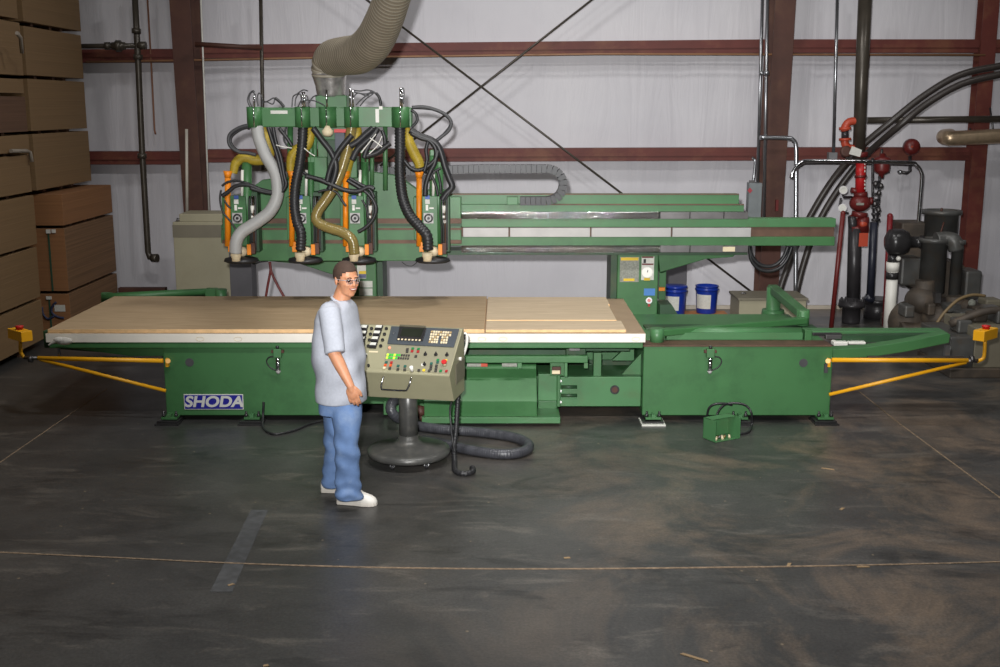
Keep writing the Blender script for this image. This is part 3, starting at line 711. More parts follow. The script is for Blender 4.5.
for (a_, b_, c_, d_, Y_, m_) in ((986,1003,300,307,13.2,BEIGE_D),(975,1003,308,316,12.9,PUMPM),(960,980,312,322,12.8,TEALG),(944,956,330,342,12.75,PUMPM),(948,962,305,313,13.0,TEALG),(928,936,304,316,13.1,PUMPM),(905,915,306,318,13.1,TEALG)):
    Pb(a_,b_,c_,d_,Y_,0.25).build('fitting', m_, t, bevel=0.02)
MB().cyl(W(946,215,13.9),W(941,232,13.7),0.01,seg=6).cyl(W(941,213,14.0),W(942,208,14.0),0.015,seg=6).build('clamp_rod', IRON_B, t)
# low steel tank base at the far right
t = thing('machine_base', (W(975,380,11.4).x, 11.6, 0), 'low grey steel machine base standing behind the right yellow switch box', 'machine base')
x0 = W(951,384,11.4).x
MB().box(x0, x0+1.5, 11.45, 12.4, 0.0, 0.10).build('skid', PUMPM, t, bevel=0.01)
MB().box(x0+0.0, x0+0.25, 11.5, 12.35, 0.1, 0.42).build('dark_panel', TEALG, t, bevel=0.01)
MB().box(x0+0.25, x0+1.5, 11.5, 12.35, 0.1, 0.52).build('body', BEIGE_D, t, bevel=0.01)
for k in range(5):
    MB().box(x0+0.15+0.2*k, x0+0.30+0.2*k, 11.7+0.1*(k%2), 11.95+0.1*(k%3), 0.42+(0.10 if k>0 else 0), 0.56+0.05*(k%3)).build('fitting', PUMPM if k%2 else TEALG, t, bevel=0.02)
MB().tube([(x0+0.1,11.8,0.5),(x0+0.5,11.75,0.66),(x0+1.0,11.8,0.6)],0.04,10,sub=4).build('pipe', PUMPM, t)
# ================================================================== THE MACHINE
YF = 9.84
mach = thing('cnc_router', (0.0, 10.4, 0.0), 'long green multi-head industrial router with overhead bridge and flat work table', 'router machine')
def P(px0, px1, py0, py1, Y, dep, name, m, par=mach, bev=0.006, **k):
    return Pb(px0, px1, py0, py1, Y, dep).build(name, m, par, bevel=bev, **k)
zt = ZZ(346.5, YF)                       # top of the bases
# ---- base cabinets
def base_cab(px0, px1, name='base_cabinet', dep=1.6):
    x0 = W(px0, 380, YF).x; x1 = W(px1, 380, YF).x
    return MB().box(x0, x1, YF, YF+dep, ZZ(415.5, YF), zt).build(name, GREEN, mach, bevel=0.008)
bL = base_cab(164.5, 352); bR = base_cab(643, 831.5)
# top ledge of the right base
x0 = W(643,345,YF).x; x1 = W(831.5,345,YF).x
MB().box(x0-0.01, x1+0.005, YF-0.012, YF+0.22, zt, zt+0.012).build('top_ledge', RUSTY, mach, bevel=0.003)
# round hole covers
for px, py in ((189.5,362.5),(803.5,363)):
    p = W(px,py,YF-0.004); MB().cyl(p, p+Vector((0,0.01,0)), 0.038, seg=28).build('hole_cover', CHARC, mach)
# brand plate
xa = W(184,400,YF).x; xb = W(243.5,400,YF).x; za = ZZ(409.5,YF); zb = ZZ(394,YF)
pl = MB().box(xa, xb, YF-0.008, YF-0.001, za, zb).build('name_plate', SILV, mach, bevel=0.004)
MB().box(xa+0.008, xb-0.008, YF-0.011, YF-0.008, za+0.008, zb-0.008).build('plate_field', NAVY, pl, bevel=0.003)
text_mesh('plate_lettering', 'SHODA', 0.135, ((xa+xb)/2, YF-0.0125, (za+zb)/2), (R(90),0,0), SILV, pl, 0.0015, 0.18, 1.12, 0.0045)
# levelling feet
def foot(px, white=False, Y=YF):
    c = W(px, 416, Y); zb = ZZ(415.5, Y)
    f = MB().box(c.x-0.07, c.x+0.07, Y-0.10, Y+0.02, zb-0.012, zb+0.008).build('levelling_foot', GREEN, mach, bevel=0.003)
    for dx in (-0.055, 0.055):
        MB().cyl((c.x+dx, Y-0.06, 0.03), (c.x+dx, Y-0.06, zb+0.055), 0.010, seg=8).cyl((c.x+dx, Y-0.06, zb+0.008), (c.x+dx, Y-0.06, zb+0.03), 0.018, seg=6).build('foot_bolt', BLACK_P, f)
    MB().box(c.x-0.016, c.x+0.016, Y-0.1, Y-0.03, zb+0.008, zb+0.035).build('adjust_lug', GREEN_L, f)
    MB().box(c.x-0.10, c.x+0.09, Y-0.13, Y+0.06, 0.013, 0.03).build('foot_pad', BLACK_P, f, bevel=0.003)
    MB().box(c.x-0.11, c.x+0.10, Y-0.17, Y+0.07, 0.001, 0.013).build('shim_plate', PAPER if white else BLACK_P, f)
    return f
foot(172); foot(254); foot(652, True, YF-0.02); foot(738); foot(823)
# air regulators on the fronts
def regulator(px, side):
    c = W(px, 352, YF-0.04); 
    b = MB().box(c.x-0.035, c.x+0.035, c.y-0.02, c.y+0.04, c.z-0.05, c.z+0.03).build('air_regulator', GREEN_L, mach, bevel=0.006)
    MB().box(c.x-0.055*1, c.x+0.055, c.y-0.005, c.y+0.035, c.z-0.01, c.z+0.015).build('side_port', IRON_B, b, bevel=0.004)
    MB().cyl((c.x,c.y,c.z-0.05), (c.x,c.y,c.z-0.17), 0.02, seg=16).build('bowl', CHROME, b)
    MB().cyl((c.x,c.y,c.z-0.17), (c.x,c.y,c.z-0.195), 0.024, 0.012, seg=16).build('bowl_end', ALU, b)
    MB().cyl((c.x,c.y,c.z+0.03), (c.x,c.y,c.z+0.055), 0.015, seg=12).build('top_knob', BLACK_P, b)
    s = side
    MB().tube([(c.x+s*0.03,c.y,c.z-0.04),(c.x+s*0.08,c.y,c.z-0.05),(c.x+s*0.10,c.y,c.z-0.09),(c.x+s*0.07,c.y,c.z-0.14),(c.x+s*0.02,c.y,c.z-0.165)], 0.006, 8, sub=4).build('loop_hose', BLACK, b)
regulator(277.5, -1); regulator(710.5, 1)
# ---- table: frame, spoilboard, webs
YT = 9.80
xl = W(46,342,YT).x; xrr = W(645.5,342,YT).x; Yb = 11.66
zs0 = ZZ(342.5,YT); zs1 = 0.800
TB = MB().box(xl, xrr, YT, Yb, zs0, zs1).build('spoilboard', MDF, mach, bevel=0.003)
TB.data.materials.append(EDGE)
for p_ in TB.data.polygons:
    if abs(p_.normal.z) < 0.5: p_.material_index = 1
MB().box(xl+0.02, xrr-0.02, YT+0.01, Yb-0.02, ZZ(348.5,YT), zs0).build('table_frame', GREEN, mach, bevel=0.006)
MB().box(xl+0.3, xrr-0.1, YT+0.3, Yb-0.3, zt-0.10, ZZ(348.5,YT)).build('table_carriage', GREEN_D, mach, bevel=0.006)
for px in (200,238,326,482,503,636):
    c = W(px,339,YT-0.002); h = [(c.x+0.03*math.cos(a)*(1.2), c.y, c.z+0.018*math.sin(a)) for a in [R(k) for k in range(0,361,30)]]
    MB().tube(h, 0.0016, 4, caps=False).build('pencil_mark', CREAM, mach)
# left cantilever web and right wing
Pp([(58,346.5),(166,346.5),(166,358.5),(140,357.5),(76,349)], YF+0.10, 0.06).build('cantilever_web', GREEN, mach, bevel=0.004)
Pp([(60,346.5),(74,347),(110,353),(58,349)], YF+0.5, 0.5).build('cantilever_shoe', GREEN_D, mach)
P(74,162,356.6,358,YF-0.01,0.03,'trip_rail',STEEL_D, bev=0)
P(57.5,59.8,347,357,YF-0.02,0.02,'hanger_post',GALV, bev=0)
P(43.5,48.5,331,348,YF+0.02,0.08,'end_block',GREEN_D)
# white rag tied at the front corner
tag(MB().ell(W(64,341,9.74),(0.075,0.03,0.035)).ell(W(59,340,9.735),(0.05,0.03,0.028)).capsule(W(57,340,9.73),0.02,W(49,345,9.73),0.008).build('white_rag', mat('rag', srgb(196,192,184), 0.8, bump=0.6, bscale=40)), 'crumpled white rag stuck on the left front corner of the table', 'rag')
# right wing
Pp([(833,349.5),(868,347.5),(910,341),(948,333),(950.5,335),(949,343),(905,352),(872,357),(833,359)], YF+0.02, 0.14).build('wing_beam', GREEN, mach, bevel=0.006)
P(806,945,331,336,YF+0.5,0.16,'wing_rail',GREEN_L)
Pp([(836,336),(950,334.5),(948,338),(900,341),(836,344)], YF+0.36, 0.1).build('wing_web', GREEN_D, mach)
P(834,848,342,346,YF+0.3,0.1,'wing_stop',WHITE); P(849,866,342,344.5,YF+0.3,0.1,'wing_stop',WHITE)
P(945,950,346,356,YF+0.02,0.03,'hanger_post',GALV, bev=0)
P(868,965,356.3,358,YF-0.01,0.03,'trip_rail',STEEL_D, bev=0)
P(826,842,335,339.5,YF+0.15,0.06,'roller_bracket',STEEL_D); P(813,842,333.5,336,YF+0.18,0.05,'roller_bracket',BLACK_P)
# ---- yellow trip bars
YB_ = YF-0.06
def ybar(a, b, r=0.016, name='trip_bar'):
    return MB().tube([W(a[0],a[1],YB_), W(b[0],b[1],YB_)], r, 10).build(name, YEL, mach)
ybar((38,358.2),(163,360.8),0.020); ybar((40,359.5),(166,390.8)); ybar((832,360),(968,360.5),0.020); ybar((829,394.5),(966,362.5))
for px in (168,828):
    MB().cyl(W(px,361,YF-0.05), W(px,361,YF), 0.022, seg=12).box(W(px,361,YF).x-0.012, W(px,361,YF).x+0.012, YF-0.04, YF, ZZ(366,YF), ZZ(358,YF)).build('bar_pivot', YEL, mach)
Pb(824.5,828,364,373,YF-0.03,0.02).build('pivot_latch', CHARC, mach)
for s_, arm, box in ((0, [(24,357.5),(20.8,352),(20.4,341)], None), (1, [(977,361.5),(983,358.5),(984.5,353),(985,341)], None)):
    MB().tube([W(a_,b_,YB_) for a_, b_ in arm], 0.016, 10, sub=4).build('switch_arm', YEL, mach)
    l0 = (38,358.2) if s_ == 0 else (966,360.8); l1 = (24,357.5) if s_ == 0 else (978,361)
    MB().cyl(W(*l0,YB_), W(*l1,YB_), 0.017, seg=8).cyl(W((l0[0]+l1[0])/2-2,359,YB_), W((l0[0]+l1[0])/2+1.5,359,YB_), 0.032, seg=8).build('arm_link', STEEL_D, mach)
    c = W(20 if s_ == 0 else 985.5, 334.5 if s_ == 0 else 334, YB_)
    rot = Matrix.Translation(c) @ Matrix.Rotation(R(48 if s_ == 0 else -48), 4, 'Z')
    b = MB().box(-0.05,0.05,-0.13,0.13,-0.045,0.045, rot).build('switch_box', YEL, mach, bevel=0.004)
    MB().lathe([(0,0),(0.03,0),(0.03,0.02),(0.036,0.02),(0.036,0.032),(0,0.036)], c+Vector((0.0,0.0,0.045)), 16).build('stop_button', REDB, b)
# ---- centre: tie beam, chip cover, gearbox, rails
xa = W(352,340,YF).x
MB().box(xa, W(640,340,10.0).x, 10.05, 10.5, ZZ(404,10.05), ZZ(376,10.05)).build('tie_beam', GREEN, mach, bevel=0.006)
MB().box(W(382,340,9.95).x, W(430,340,9.95).x, 9.95, 10.4, 0.02, ZZ(401,9.95)).build('tie_foot', GREEN, mach, bevel=0.006)
# sloping cover
Yc0 = 9.66
x0 = W(424,400,Yc0).x; x1 = W(537,400,Yc0).x
za = ZZ(417,Yc0); zb2 = ZZ(401,Yc0); zc = ZZ(364,9.95)
MB().prism([(Yc0+0.02,za),(Yc0,zb2),(9.93,zc),(10.1,zc),(10.1,za)], x0, x1, 'x').build('chip_cover', GREEN, mach, bevel=0.004)
MB().box(x0-0.02, W(561,340,Yc0).x, Yc0-0.02, 10.2, 0.03, ZZ(417,Yc0)).build('cover_sill', GREEN_L, mach, bevel=0.003)
P(538,557,374,401,9.9,0.3,'gear_housing',GREEN_L); P(538,557,401,416,9.95,0.3,'housing_base',GREEN)
P(462,588,356.5,363,9.74,0.08,'front_rail',GREEN); 
for a_, b_, c_ in ((462,465.5,368),(517.5,522,368.5),(584,588,368.5),(564.5,567.5,377)):
    P(a_,b_,363,c_,9.745,0.05,'rail_tab',GREEN_L,bev=0.003)
P(550,565,361,376,9.84,0.1,'rail_bracket',GREEN)
P(552,561,367,374.5,9.80,0.03,'connector_block',IRON_B, bev=0.004); P(552,560,370.5,374,9.79,0.012,'connector_cap',CREAM, bev=0.002)
P(467,487.5,363.6,366.6,9.735,0.004,'rail_label',PAPER_G, bev=0); P(481,487.5,363.6,366.6,9.732,0.003,'rail_label',ORED, bev=0); P(502,517,363.4,366.6,9.735,0.004,'rail_label',PAPER_G, bev=0)
P(566,586,349,355,9.9,0.12,'limit_switch',GREEN_D); P(569,580,348.6,351,9.88,0.05,'switch_roller',STEEL_D, bev=0.003)
P(464,566,350,356,9.98,0.4,'slide_shade_strip',GREEN_D)  # dark strip painting the shade under the table front
# front tie plate with slots
YP = 9.93
tp = P(560,641,377,406.5,YP,0.30,'tie_plate',GREEN_L)
for py in (387,395.5):
    a_ = W(561,py,YP-0.004); b_ = W(577,py,YP-0.004)
    MB().cyl(a_, b_, 0.016, seg=10).build('slot', GREEN_D, tp)
p = W(614.8,389.8,YP-0.004); MB().cyl(p, p+Vector((0,0.01,0)), 0.042, seg=24).build('bore', BLACK_P, tp)
MB().cyl(p+Vector((0,-0.004,0)), p+Vector((0,0.004,0)), 0.026, seg=20).build('bore_plug', IRON_B, tp)
for py in (381,391,402): MB().cyl(W(560.5,py,YP-0.02), W(560.5,py,YP+0.01), 0.012, seg=8).build('plate_bolt', STEEL_D, tp)
P(557,560.5,375,407,YP-0.03,0.06,'plate_flange',GREEN)
P(593.5,601.5,353,377,YP+0.05,0.1,'upright',GREEN_L)
Pp([(612,360.5),(624,349.5),(634,349.5),(634,360.5)], 10.35, 0.05).build('gusset', GREEN_L, mach)
Pp([(619.5,377),(642.5,352),(642.5,377)], YP+0.1, 0.05).build('gusset', GREEN_L, mach)
P(585,641,349.5,360,10.6,0.05,'rear_panel',GREEN)
P(560,592,364,378,10.5,0.05,'rear_mesh_panel',GREEN_D)
# rear bed so that nothing is seen through under the table
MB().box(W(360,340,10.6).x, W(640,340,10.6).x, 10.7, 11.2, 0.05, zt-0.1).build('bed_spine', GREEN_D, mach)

# ---- left rear guide bar
Y2 = 11.95
MB().tube([W(103,297.5,Y2-0.1), W(128,296,Y2-0.1), W(210,292,Y2+0.1)], 0.0, 4, rad=[0.042,0.042,0.042]).build('guide_bar', GREEN, mach)
MB().cyl(W(107,293,Y2-0.05), W(107,302,Y2-0.05), 0.06).build('guide_post', GREEN, mach); MB().cyl(W(221,289,Y2), W(221,302,Y2), 0.062).build('guide_post', GREEN_L, mach)
P(205,216,289,300,Y2,0.1,'guide_clamp',GREEN)
# ---- right side guide arm
zA = 0.86
cA = W(774,290,11.9); xA = W(802,318,10.78).x
MB().cyl((cA.x,11.9,0.0), (cA.x,11.9,zA+0.02), 0.075, seg=24).build('swing_post', GREEN_L, mach)
MB().lathe([(0.08,-0.05),(0.115,-0.05),(0.12,0.0),(0.115,0.05),(0.08,0.05)], (cA.x,11.9,ZZ(314,11.9)), 24).build('post_collar', GREEN_L, mach)
mb = MB(); a_ = Vector((cA.x, 11.9, zA)); b_ = Vector((xA, 10.76, zA-0.05)); d_ = (b_-a_).normalized(); n_ = Vector((-d_.y,d_.x,0)).normalized()*0.052
vs = []
for q_ in (a_-d_*0.08, b_+d_*0.06):
    for sx, sz in ((-1,-0.045),(1,-0.045),(1,0.035),(-1,0.035)): vs.append(q_+n_*sx+Vector((0,0,sz)))
mb.add(vs, [(0,1,2,3),(4,5,6,7),(0,1,5,4),(1,2,6,5),(2,3,7,6),(3,0,4,7)])
mb.build('swing_arm', GREEN, mach, bevel=0.012)
MB().cyl((xA,10.75,zt), (xA,10.75,zA-0.015), 0.06, seg=24).build('arm_post', GREEN_L, mach)
xl2 = W(657,334,10.0).x
mb = MB(); a_ = Vector((xl2, 10.02, 0.765)); b_ = Vector((xA, 10.68, 0.755)); d_ = (b_-a_).normalized(); n_ = Vector((-d_.y,d_.x,0))*0.05
vs = []
for q_ in (a_, b_):
    for sx, sz in ((-1,-0.03),(1,-0.03),(1,0.03),(-1,0.03)): vs.append(q_+n_*sx+Vector((0,0,sz)))
mb.add(vs, [(0,1,2,3),(4,5,6,7),(0,1,5,4),(1,2,6,5),(2,3,7,6),(3,0,4,7)])
mb.build('cross_bar', GREEN, mach, bevel=0.01)
MB().cyl((xl2,10.0,zt), (xl2,10.0,0.81), 0.062, seg=24).build('arm_post', GREEN_L, mach)
x1_ = W(805,337,10.0).x
mb = MB(); mb.box(xl2+0.1, x1_, 10.08, 10.16, zt+0.012, zt+0.075).cyl((xl2+0.1,10.16,zt+0.05),(x1_,10.16,zt+0.05),0.06,seg=20); mb.build('pop_roller', GREEN_L, mach)
P(805,812,330,341,10.08,0.12,'roller_end',GREEN)
MB().box(W(640,340,11).x, W(806,340,11).x, 10.62, 10.8, zt-0.02, 0.695).build('bed_rail', GREEN_D, mach, bevel=0.01)  # same machine paint, its shade put into the darker green
MB().box(W(640,325,11).x, W(790,325,11).x, 11.15, 11.4, zt-0.3, 0.675).build('bed_rail', GREEN, mach, bevel=0.01)
P(738,744,318,325,10.9,0.05,'rail_stop',IRON_B) if False else None
P(653,661,318,321,11.3,0.05,'rail_label',ORED, bev=0) if False else None

# ---- bridge
YR = 11.55
def B(px0, px1, py0, py1, Y, dep, name, m, bev=0.005): return P(px0, px1, py0, py1, Y, dep, name, m, bev=bev)
B(240,739,194,204.5,YR+0.16,0.12,'beam_back_plate',GREEN_L); B(240,739,193.6,194.8,YR+0.15,0.01,'beam_edge',RUSTY,0)
B(240,744,204.5,212,YR+0.08,0.19,'beam_upper',GREEN_L); B(520,744,204,205.2,YR+0.07,0.02,'beam_edge',RUSTY,0)
for a_, b_ in ((461,548),(548,660),(660,690),(690,724),(724,748.5)):
    B(a_+0.3,b_-0.3,212,219,YR+(0.0 if a_ < 650 else 0.01),0.12,'upper_steel_rail',STEEL if a_ < 650 else STEEL_D,0.002)
    B(a_+0.3,b_-0.3,245.5,252.5,YR+(0.0 if a_ < 650 else 0.01),0.12,'lower_steel_rail',STEEL if a_ < 650 else STEEL_D,0.002)
x0 = W(240,232,YR).x; x1 = W(751,232,YR).x; x2 = W(836,232,YR).x
MB().box(x0, x2, YR+0.02, YR+0.17, ZZ(227.4,YR), ZZ(218.7,YR)).build('beam_web', GREEN_L, mach, bevel=0.005)
MB().box(x0, x2, YR+0.02, YR+0.17, ZZ(246,YR), ZZ(237,YR)).build('beam_web', GREEN, mach, bevel=0.005)
MB().box(x0, x2-0.005, YR+0.05, YR+0.16, ZZ(237.2,YR), ZZ(227.2,YR)).build('beam_core', RUSTY, mach)
for a_, b_ in ((463,508.5),(510,590),(591.5,671),(672.5,751)):
    B(a_,b_,227.8,237,YR+0.01,0.05,'ball_screw_cover',ALU,0.003)
MB().box(x0, x1, YR+0.12, YR+0.45, ZZ(256.5,YR), ZZ(252,YR)).build('beam_shade_strip', GREEN_D, mach)  # dark green strip standing in for the shadow below the beam
B(723,735,247,251.5,YR-0.01,0.02,'rail_label',CREAM,0)
B(507,518,197,205,YR+0.0,0.1,'chain_bracket',GREEN_L)
# columns
YC = 11.75
colR = MB().box(W(617,285,YC).x, W(658,285,YC).x, YC, YC+0.62, 0.02, ZZ(253,YC)).build('column', GREEN, mach, bevel=0.01)
MB().box(W(611,285,YC).x, W(617,285,YC).x, YC+0.05, YC+0.5, 0.02, ZZ(253,YC)).build('column_shaded_side', GREEN_D, mach)  # column's left side face, darkened in colour for its shade
Pp([(658,253),(737,253),(733,257),(706,259),(660,272.5)], YC+0.05, 0.4).build('beam_gusset', GREEN, mach, bevel=0.006)
MB().box(W(625,340,YC).x, W(666,340,YC).x, YC-0.15, YC+0.8, 0.0, 0.62).build('column_base', GREEN, mach, bevel=0.01)
Pp([(660,305),(672,305),(680,318),(681,322),(660,322)], 11.55, 0.3).build('base_wedge', GREEN_D, mach)
mat('dark_grey_paint', srgb(84,82,86), 0.55)
a_ = W(666.5,300,15.25).x; b_ = W(686,300,15.25).x
tag(MB().box(a_, b_, 15.25, 15.40, 0, ZZ(240,15.25)).build('steel_post', MATS['dark_grey_paint'], bevel=0.005), 'dark grey post at the wall behind the left one of the blue pails', 'post')
a_ = W(230,280,12.9).x; b_ = W(252,280,12.9).x
tag(MB().box(a_, b_, 12.9, 13.15, 0, ZZ(238,12.9)).build('steel_post', MATS['dark_grey_paint'], bevel=0.005), 'dark grey post standing just right of the beige cabinet behind the router heads', 'post')
P(659,666,270,300,12.3,0.1,'rear_bracket',GREEN)
P(659,665,287.5,291,12.2,0.05,'sensor_block',ORANGE, bev=0.002)
lb = P(620,639,257,282,YC-0.006,0.005,'warning_plate',PAPER_G, bev=0)
P(621,638.5,257.5,260.5,YC-0.009,0.003,'plate_band',YLAB,lb,0); P(623.5,634.5,278.5,281,YC-0.009,0.003,'plate_band',YLAB,lb,0)
lb = P(641.5,654,256.5,280,YC-0.006,0.005,'notice_plate',PAPER, bev=0)
P(642,653.5,256.5,258,YC-0.009,0.003,'plate_band',REDP,lb,0); P(642,653.5,263.5,265,YC-0.009,0.003,'plate_band',REDP,lb,0); P(643.5,646,259,263,YC-0.009,0.003,'pictogram',BLACK_P,lb,0)
g = MB().cyl(W(647.3,272.3,YC), W(647.3,272.3,YC-0.04), 0.055, seg=24).build('dial_gauge', WHITE, mach)
MB().tube([W(647.3,272.3,YC-0.043),W(648,270,YC-0.043)], 0.004, 6).build('dial_needle', BLACK_P, g)
P(644,650,278,280.5,YC-0.01,0.01,'dial_label',YLAB, bev=0)
P(644,655,288.5,295.5,YC-0.006,0.005,'info_plate',BLUE_L, bev=0)
g = MB().cyl(W(649,300.5,YC), W(649,300.5,YC-0.03), 0.033, seg=20).build('selector_switch', BLACK_P, mach)
MB().cyl(W(649,300.5,YC-0.03), W(649,300.5,YC-0.045), 0.018, seg=16).build('selector_knob', REDB, g)
P(648,650,304,306.5,YC-0.01,0.01,'indicator',REDB, bev=0)
# left column
MB().box(W(340,285,YC).x, W(376.5,285,YC).x, YC, YC+0.6, 0.02, ZZ(253,YC)).build('column', GREEN, mach, bevel=0.01)
MB().box(W(376.5,285,YC).x, W(382,285,YC).x, YC+0.1, YC+0.55, 0.02, ZZ(253,YC)).build('column_shaded_side', GREEN_D, mach)  # right side face of this column, shade painted as darker green
Pp([(248,262),(255,260),(300,264),(340,277),(340,253),(248,253)], YC+0.05, 0.4).build('beam_gusset', GREEN, mach, bevel=0.006)
lb = P(357,366,263,278.5,YC-0.006,0.005,'notice_plate',PAPER, bev=0); P(357,366,263,265,YC-0.009,0.003,'plate_band',REDP,lb,0); P(359,366,271,274,YC-0.009,0.003,'plate_band',YLAB,lb,0); P(359,366,274,278,YC-0.009,0.003,'plate_band',mat('band_slate',srgb(90,96,130),0.5),lb,0)
P(360,372.5,281,287.5,YC-0.006,0.005,'info_plate',PAPER, bev=0); P(359,372.5,288.5,295.5,YC-0.006,0.005,'info_plate',PAPER, bev=0)

# ---- carriage
YQ = 11.38
Pp([(221,225),(240,225),(240,196),(262,180),(300,176),(345,168),(400,176),(408,183),(418,190),(447,190),(447,261),(240,261),(240,243),(221,243)], YQ, 0.12).build('carriage_plate', GREEN, mach, bevel=0.006)
P(447,461,197,243,YQ+0.02,0.12,'carriage_end',GREEN_L)
for y0, y1, m in ((218.5,223.5,RUSTY),(228,230,RUSTY),(240,243.5,RUSTY),(224,226.5,GREEN_D)):
    P(222,461.5,y0,y1,YQ-0.012,0.02,'carriage_rail',m, bev=0)
P(264,346,230,240,YQ-0.01,0.02,'carriage_strip',GREEN_L, bev=0)
# tower behind header
YH = 11.10
P(316,347,95.5,140,YH+0.1,0.25,'duct_tower',GREEN)
P(318,345,128,192,YH+0.16,0.25,'tower_column',GREEN_L)
P(327,336,127,178,YH+0.12,0.06,'tower_slide',GREEN_D)
P(308,327,157,178,YH+0.10,0.2,'slide_block',GREEN_L); P(345,357,157,178,YH+0.10,0.2,'slide_block',GREEN)
for px0, px1, y0, y1, m in ((287.5,293,127,180,GREEN),(309,313,127,176,GREEN),(313,317,130,176,GREEN_L),(383,387.5,126,190,GREEN_L),(361,365,152,185,GREEN),(366,368.5,154,185,GREEN_L),(370,374,152,185,GREEN_L)):
    c0 = W((px0+px1)/2, y0, YH+0.12); c1 = W((px0+px1)/2, y1, YH+0.12)
    MB().cyl(c0, c1, abs(px1-px0)/2*0.0104, seg=12).build('guide_column', m, mach)
P(360,378,150,153,YH+0.1,0.1,'column_cap',GREEN_L)
# header manifold
hd = P(250,411.5,107.5,127,YH,0.22,'hose_header',GREEN, bev=0.008)
P(347,392,107,127,YH-0.015,0.02,'header_panel',GREEN_L)
for px, r_ in ((255,0.075),(303,0.075),(328,0.085),(352,0.075),(401,0.085)):
    c = W(px,117,YH+0.02); zz0 = ZZ(127.5,YH-0.04); zz1 = ZZ(106.8,YH-0.04)
    MB().cyl((c.x,YH+0.01,zz0), (c.x,YH+0.01,zz1), r_, seg=28).build('header_boss', GREEN, hd)
for px, y0 in ((255.5,95),(303.5,92),(305.5,92),(327.5,90),(350.7,88),(353.5,90),(400.8,88),(402.5,90)):
    c = W(px,y0,YH); MB().cyl((c.x,YH-0.07,c.z), (c.x,YH-0.07,ZZ(107,YH)), 0.009, seg=8).build('header_rod_glint', CHROME, hd)
for px in (255.5,303,327.5,351.5,401):
    c = W(px,117,YH); MB().cyl((c.x,YH-0.078,ZZ(126.5,YH)), (c.x,YH-0.078,ZZ(107,YH)), 0.006, seg=8).build('header_rod_glint', CHROME, hd)  # thin chrome lines standing in for the highlight down each boss
P(270.5,287.5,110.5,113.8,YH-0.005,0.004,'header_label',PAPER, hd, 0)
P(375.5,379,109,122.5,YH-0.02,0.006,'header_label',WHITE, hd, 0); P(379,382.5,106,109.5,YH-0.02,0.006,'header_label',WHITE, hd, 0)
P(247.5,249.5,127,130,YH,0.02,'header_stub',BLACK_P, hd, 0)
MB().lathe([(0,-0.05),(0.03,-0.05),(0.05,-0.03),(0.055,0.0),(0.03,0.03),(0.018,0.05),(0,0.05)], W(327.5,131,YH-0.08), 24).build('white_float', CREAM, mach)
P(334,346,129,132.5,YH-0.02,0.02,'red_tag_bar',REDB, bev=0)
mb = Pb(335,345,132.5,165,YH+0.02,0.06); mb.build('grey_cover', mat('slate_cover', srgb(62,66,80), 0.45), mach, bevel=0.004)
# wire loops above the header
def cable(pts, r=0.008, m=BLACK, name='cable', sub=6, par=mach):
    return MB().tube(pts, r, 8, sub=sub).build(name, m, par)
def H_(lst, Y=YH-0.02, dy=0.0): return [W(a_, b_, Y+dy*i) for i, (a_, b_) in enumerate(lst)]
WIRE = mat('fine_wire', srgb(74,74,76), 0.35, 0.5)
for l_ in ([(250,107),(247.5,100),(250,93),(254,91),(255,97)],[(252,107),(249,99),(252,92),(256,95)],[(258,106),(257,99),(259,93),(262,98),(262,107)],
           [(262,103),(268,101),(274,98),(279,102),(284,107)],[(261,101),(267,102),(273,104),(275,98)],
           [(292,107),(293,97),(297,94),(303,90),(308,91)],[(295,106),(296,98),(300,94),(302,104)],[(298,107),(302,99),(307,96),(309,107)],[(309,103),(313,97),(318,95)],[(305,100),(315,101),(322,104),(325,106)],
           [(351,91),(358,93),(366,94),(374,92),(379,97),(380.5,106)],[(352,90),(360,91),(368,90),(376,93),(380,100),(381,106)],[(356,105),(362,99),(369,94),(375,93)],[(353,98),(358,93),(367,96),(371,91)],[(360,106),(366,99),(373,94)],
           [(401,90),(403,88),(404,92),(403.5,104)]):
    cable(H_(l_), 0.006, WIRE, 'wire_loop')
cable(H_([(275,98),(280,102),(284,107)]), 0.014); cable(H_([(376,93),(379.5,98),(381,106)]), 0.014)
# big side loops
cable(H_([(251,125),(241,127),(231,133),(228.5,140),(231,147),(239,152),(248,153),(256,155)]), 0.017, CHARC); cable(H_([(251,127),(242,129),(233,135),(230.5,141),(234,148),(243,153)]), 0.014)
cable(H_([(412,107.5),(424,107),(436,110),(446,115),(451,122),(449,130),(441,137),(436,141)]), 0.017, CHARC); cable(H_([(412,108),(426,108.5),(438,111),(449,119),(450,126),(443,135)]), 0.012)
cable(H_([(411,110),(416,114),(417,121),(412,127)]), 0.014)
# hoses from header to heads
YN = YH-0.16
def hz(lst, r, m, name, ribs=0.0, pitch=0.03, y0=YH, y1=YN):
    n_ = len(lst); pts = [W(a_, b_, y0+(y1-y0)*min(1, i/(n_-2))) for i, (a_, b_) in enumerate(lst)]
    return MB().tube(pts, r, 16, sub=8, ribs=ribs, rib_pitch=pitch).build(name, m, mach)
hz([(257,127),(259.5,140),(266,156),(273,168),(277,180),(277,197),(269.5,212),(254,224),(242,232),(236.5,241),(235.5,253)], 0.060, GHOSE, 'extraction_hose')
hz([(303,127),(302,145),(299.5,165),(295.5,185),(294.5,205),(297,222),(301,233),(300.5,250)], 0.050, BLACK, 'extraction_hose', 0.008, 0.03)
hz([(351.5,127),(349,142),(344,162),(336,183),(327,198),(317.5,212),(317,221),(327,227),(342,232),(352,240),(354.5,254)], 0.052, BRHOSE, 'extraction_hose', 0.0025, 0.024)
hz([(400,127),(400,150),(400,175),(402.5,197),(409,214),(419,226),(427,236),(428,250)], 0.053, BLACK, 'extraction_hose', 0.008, 0.03)
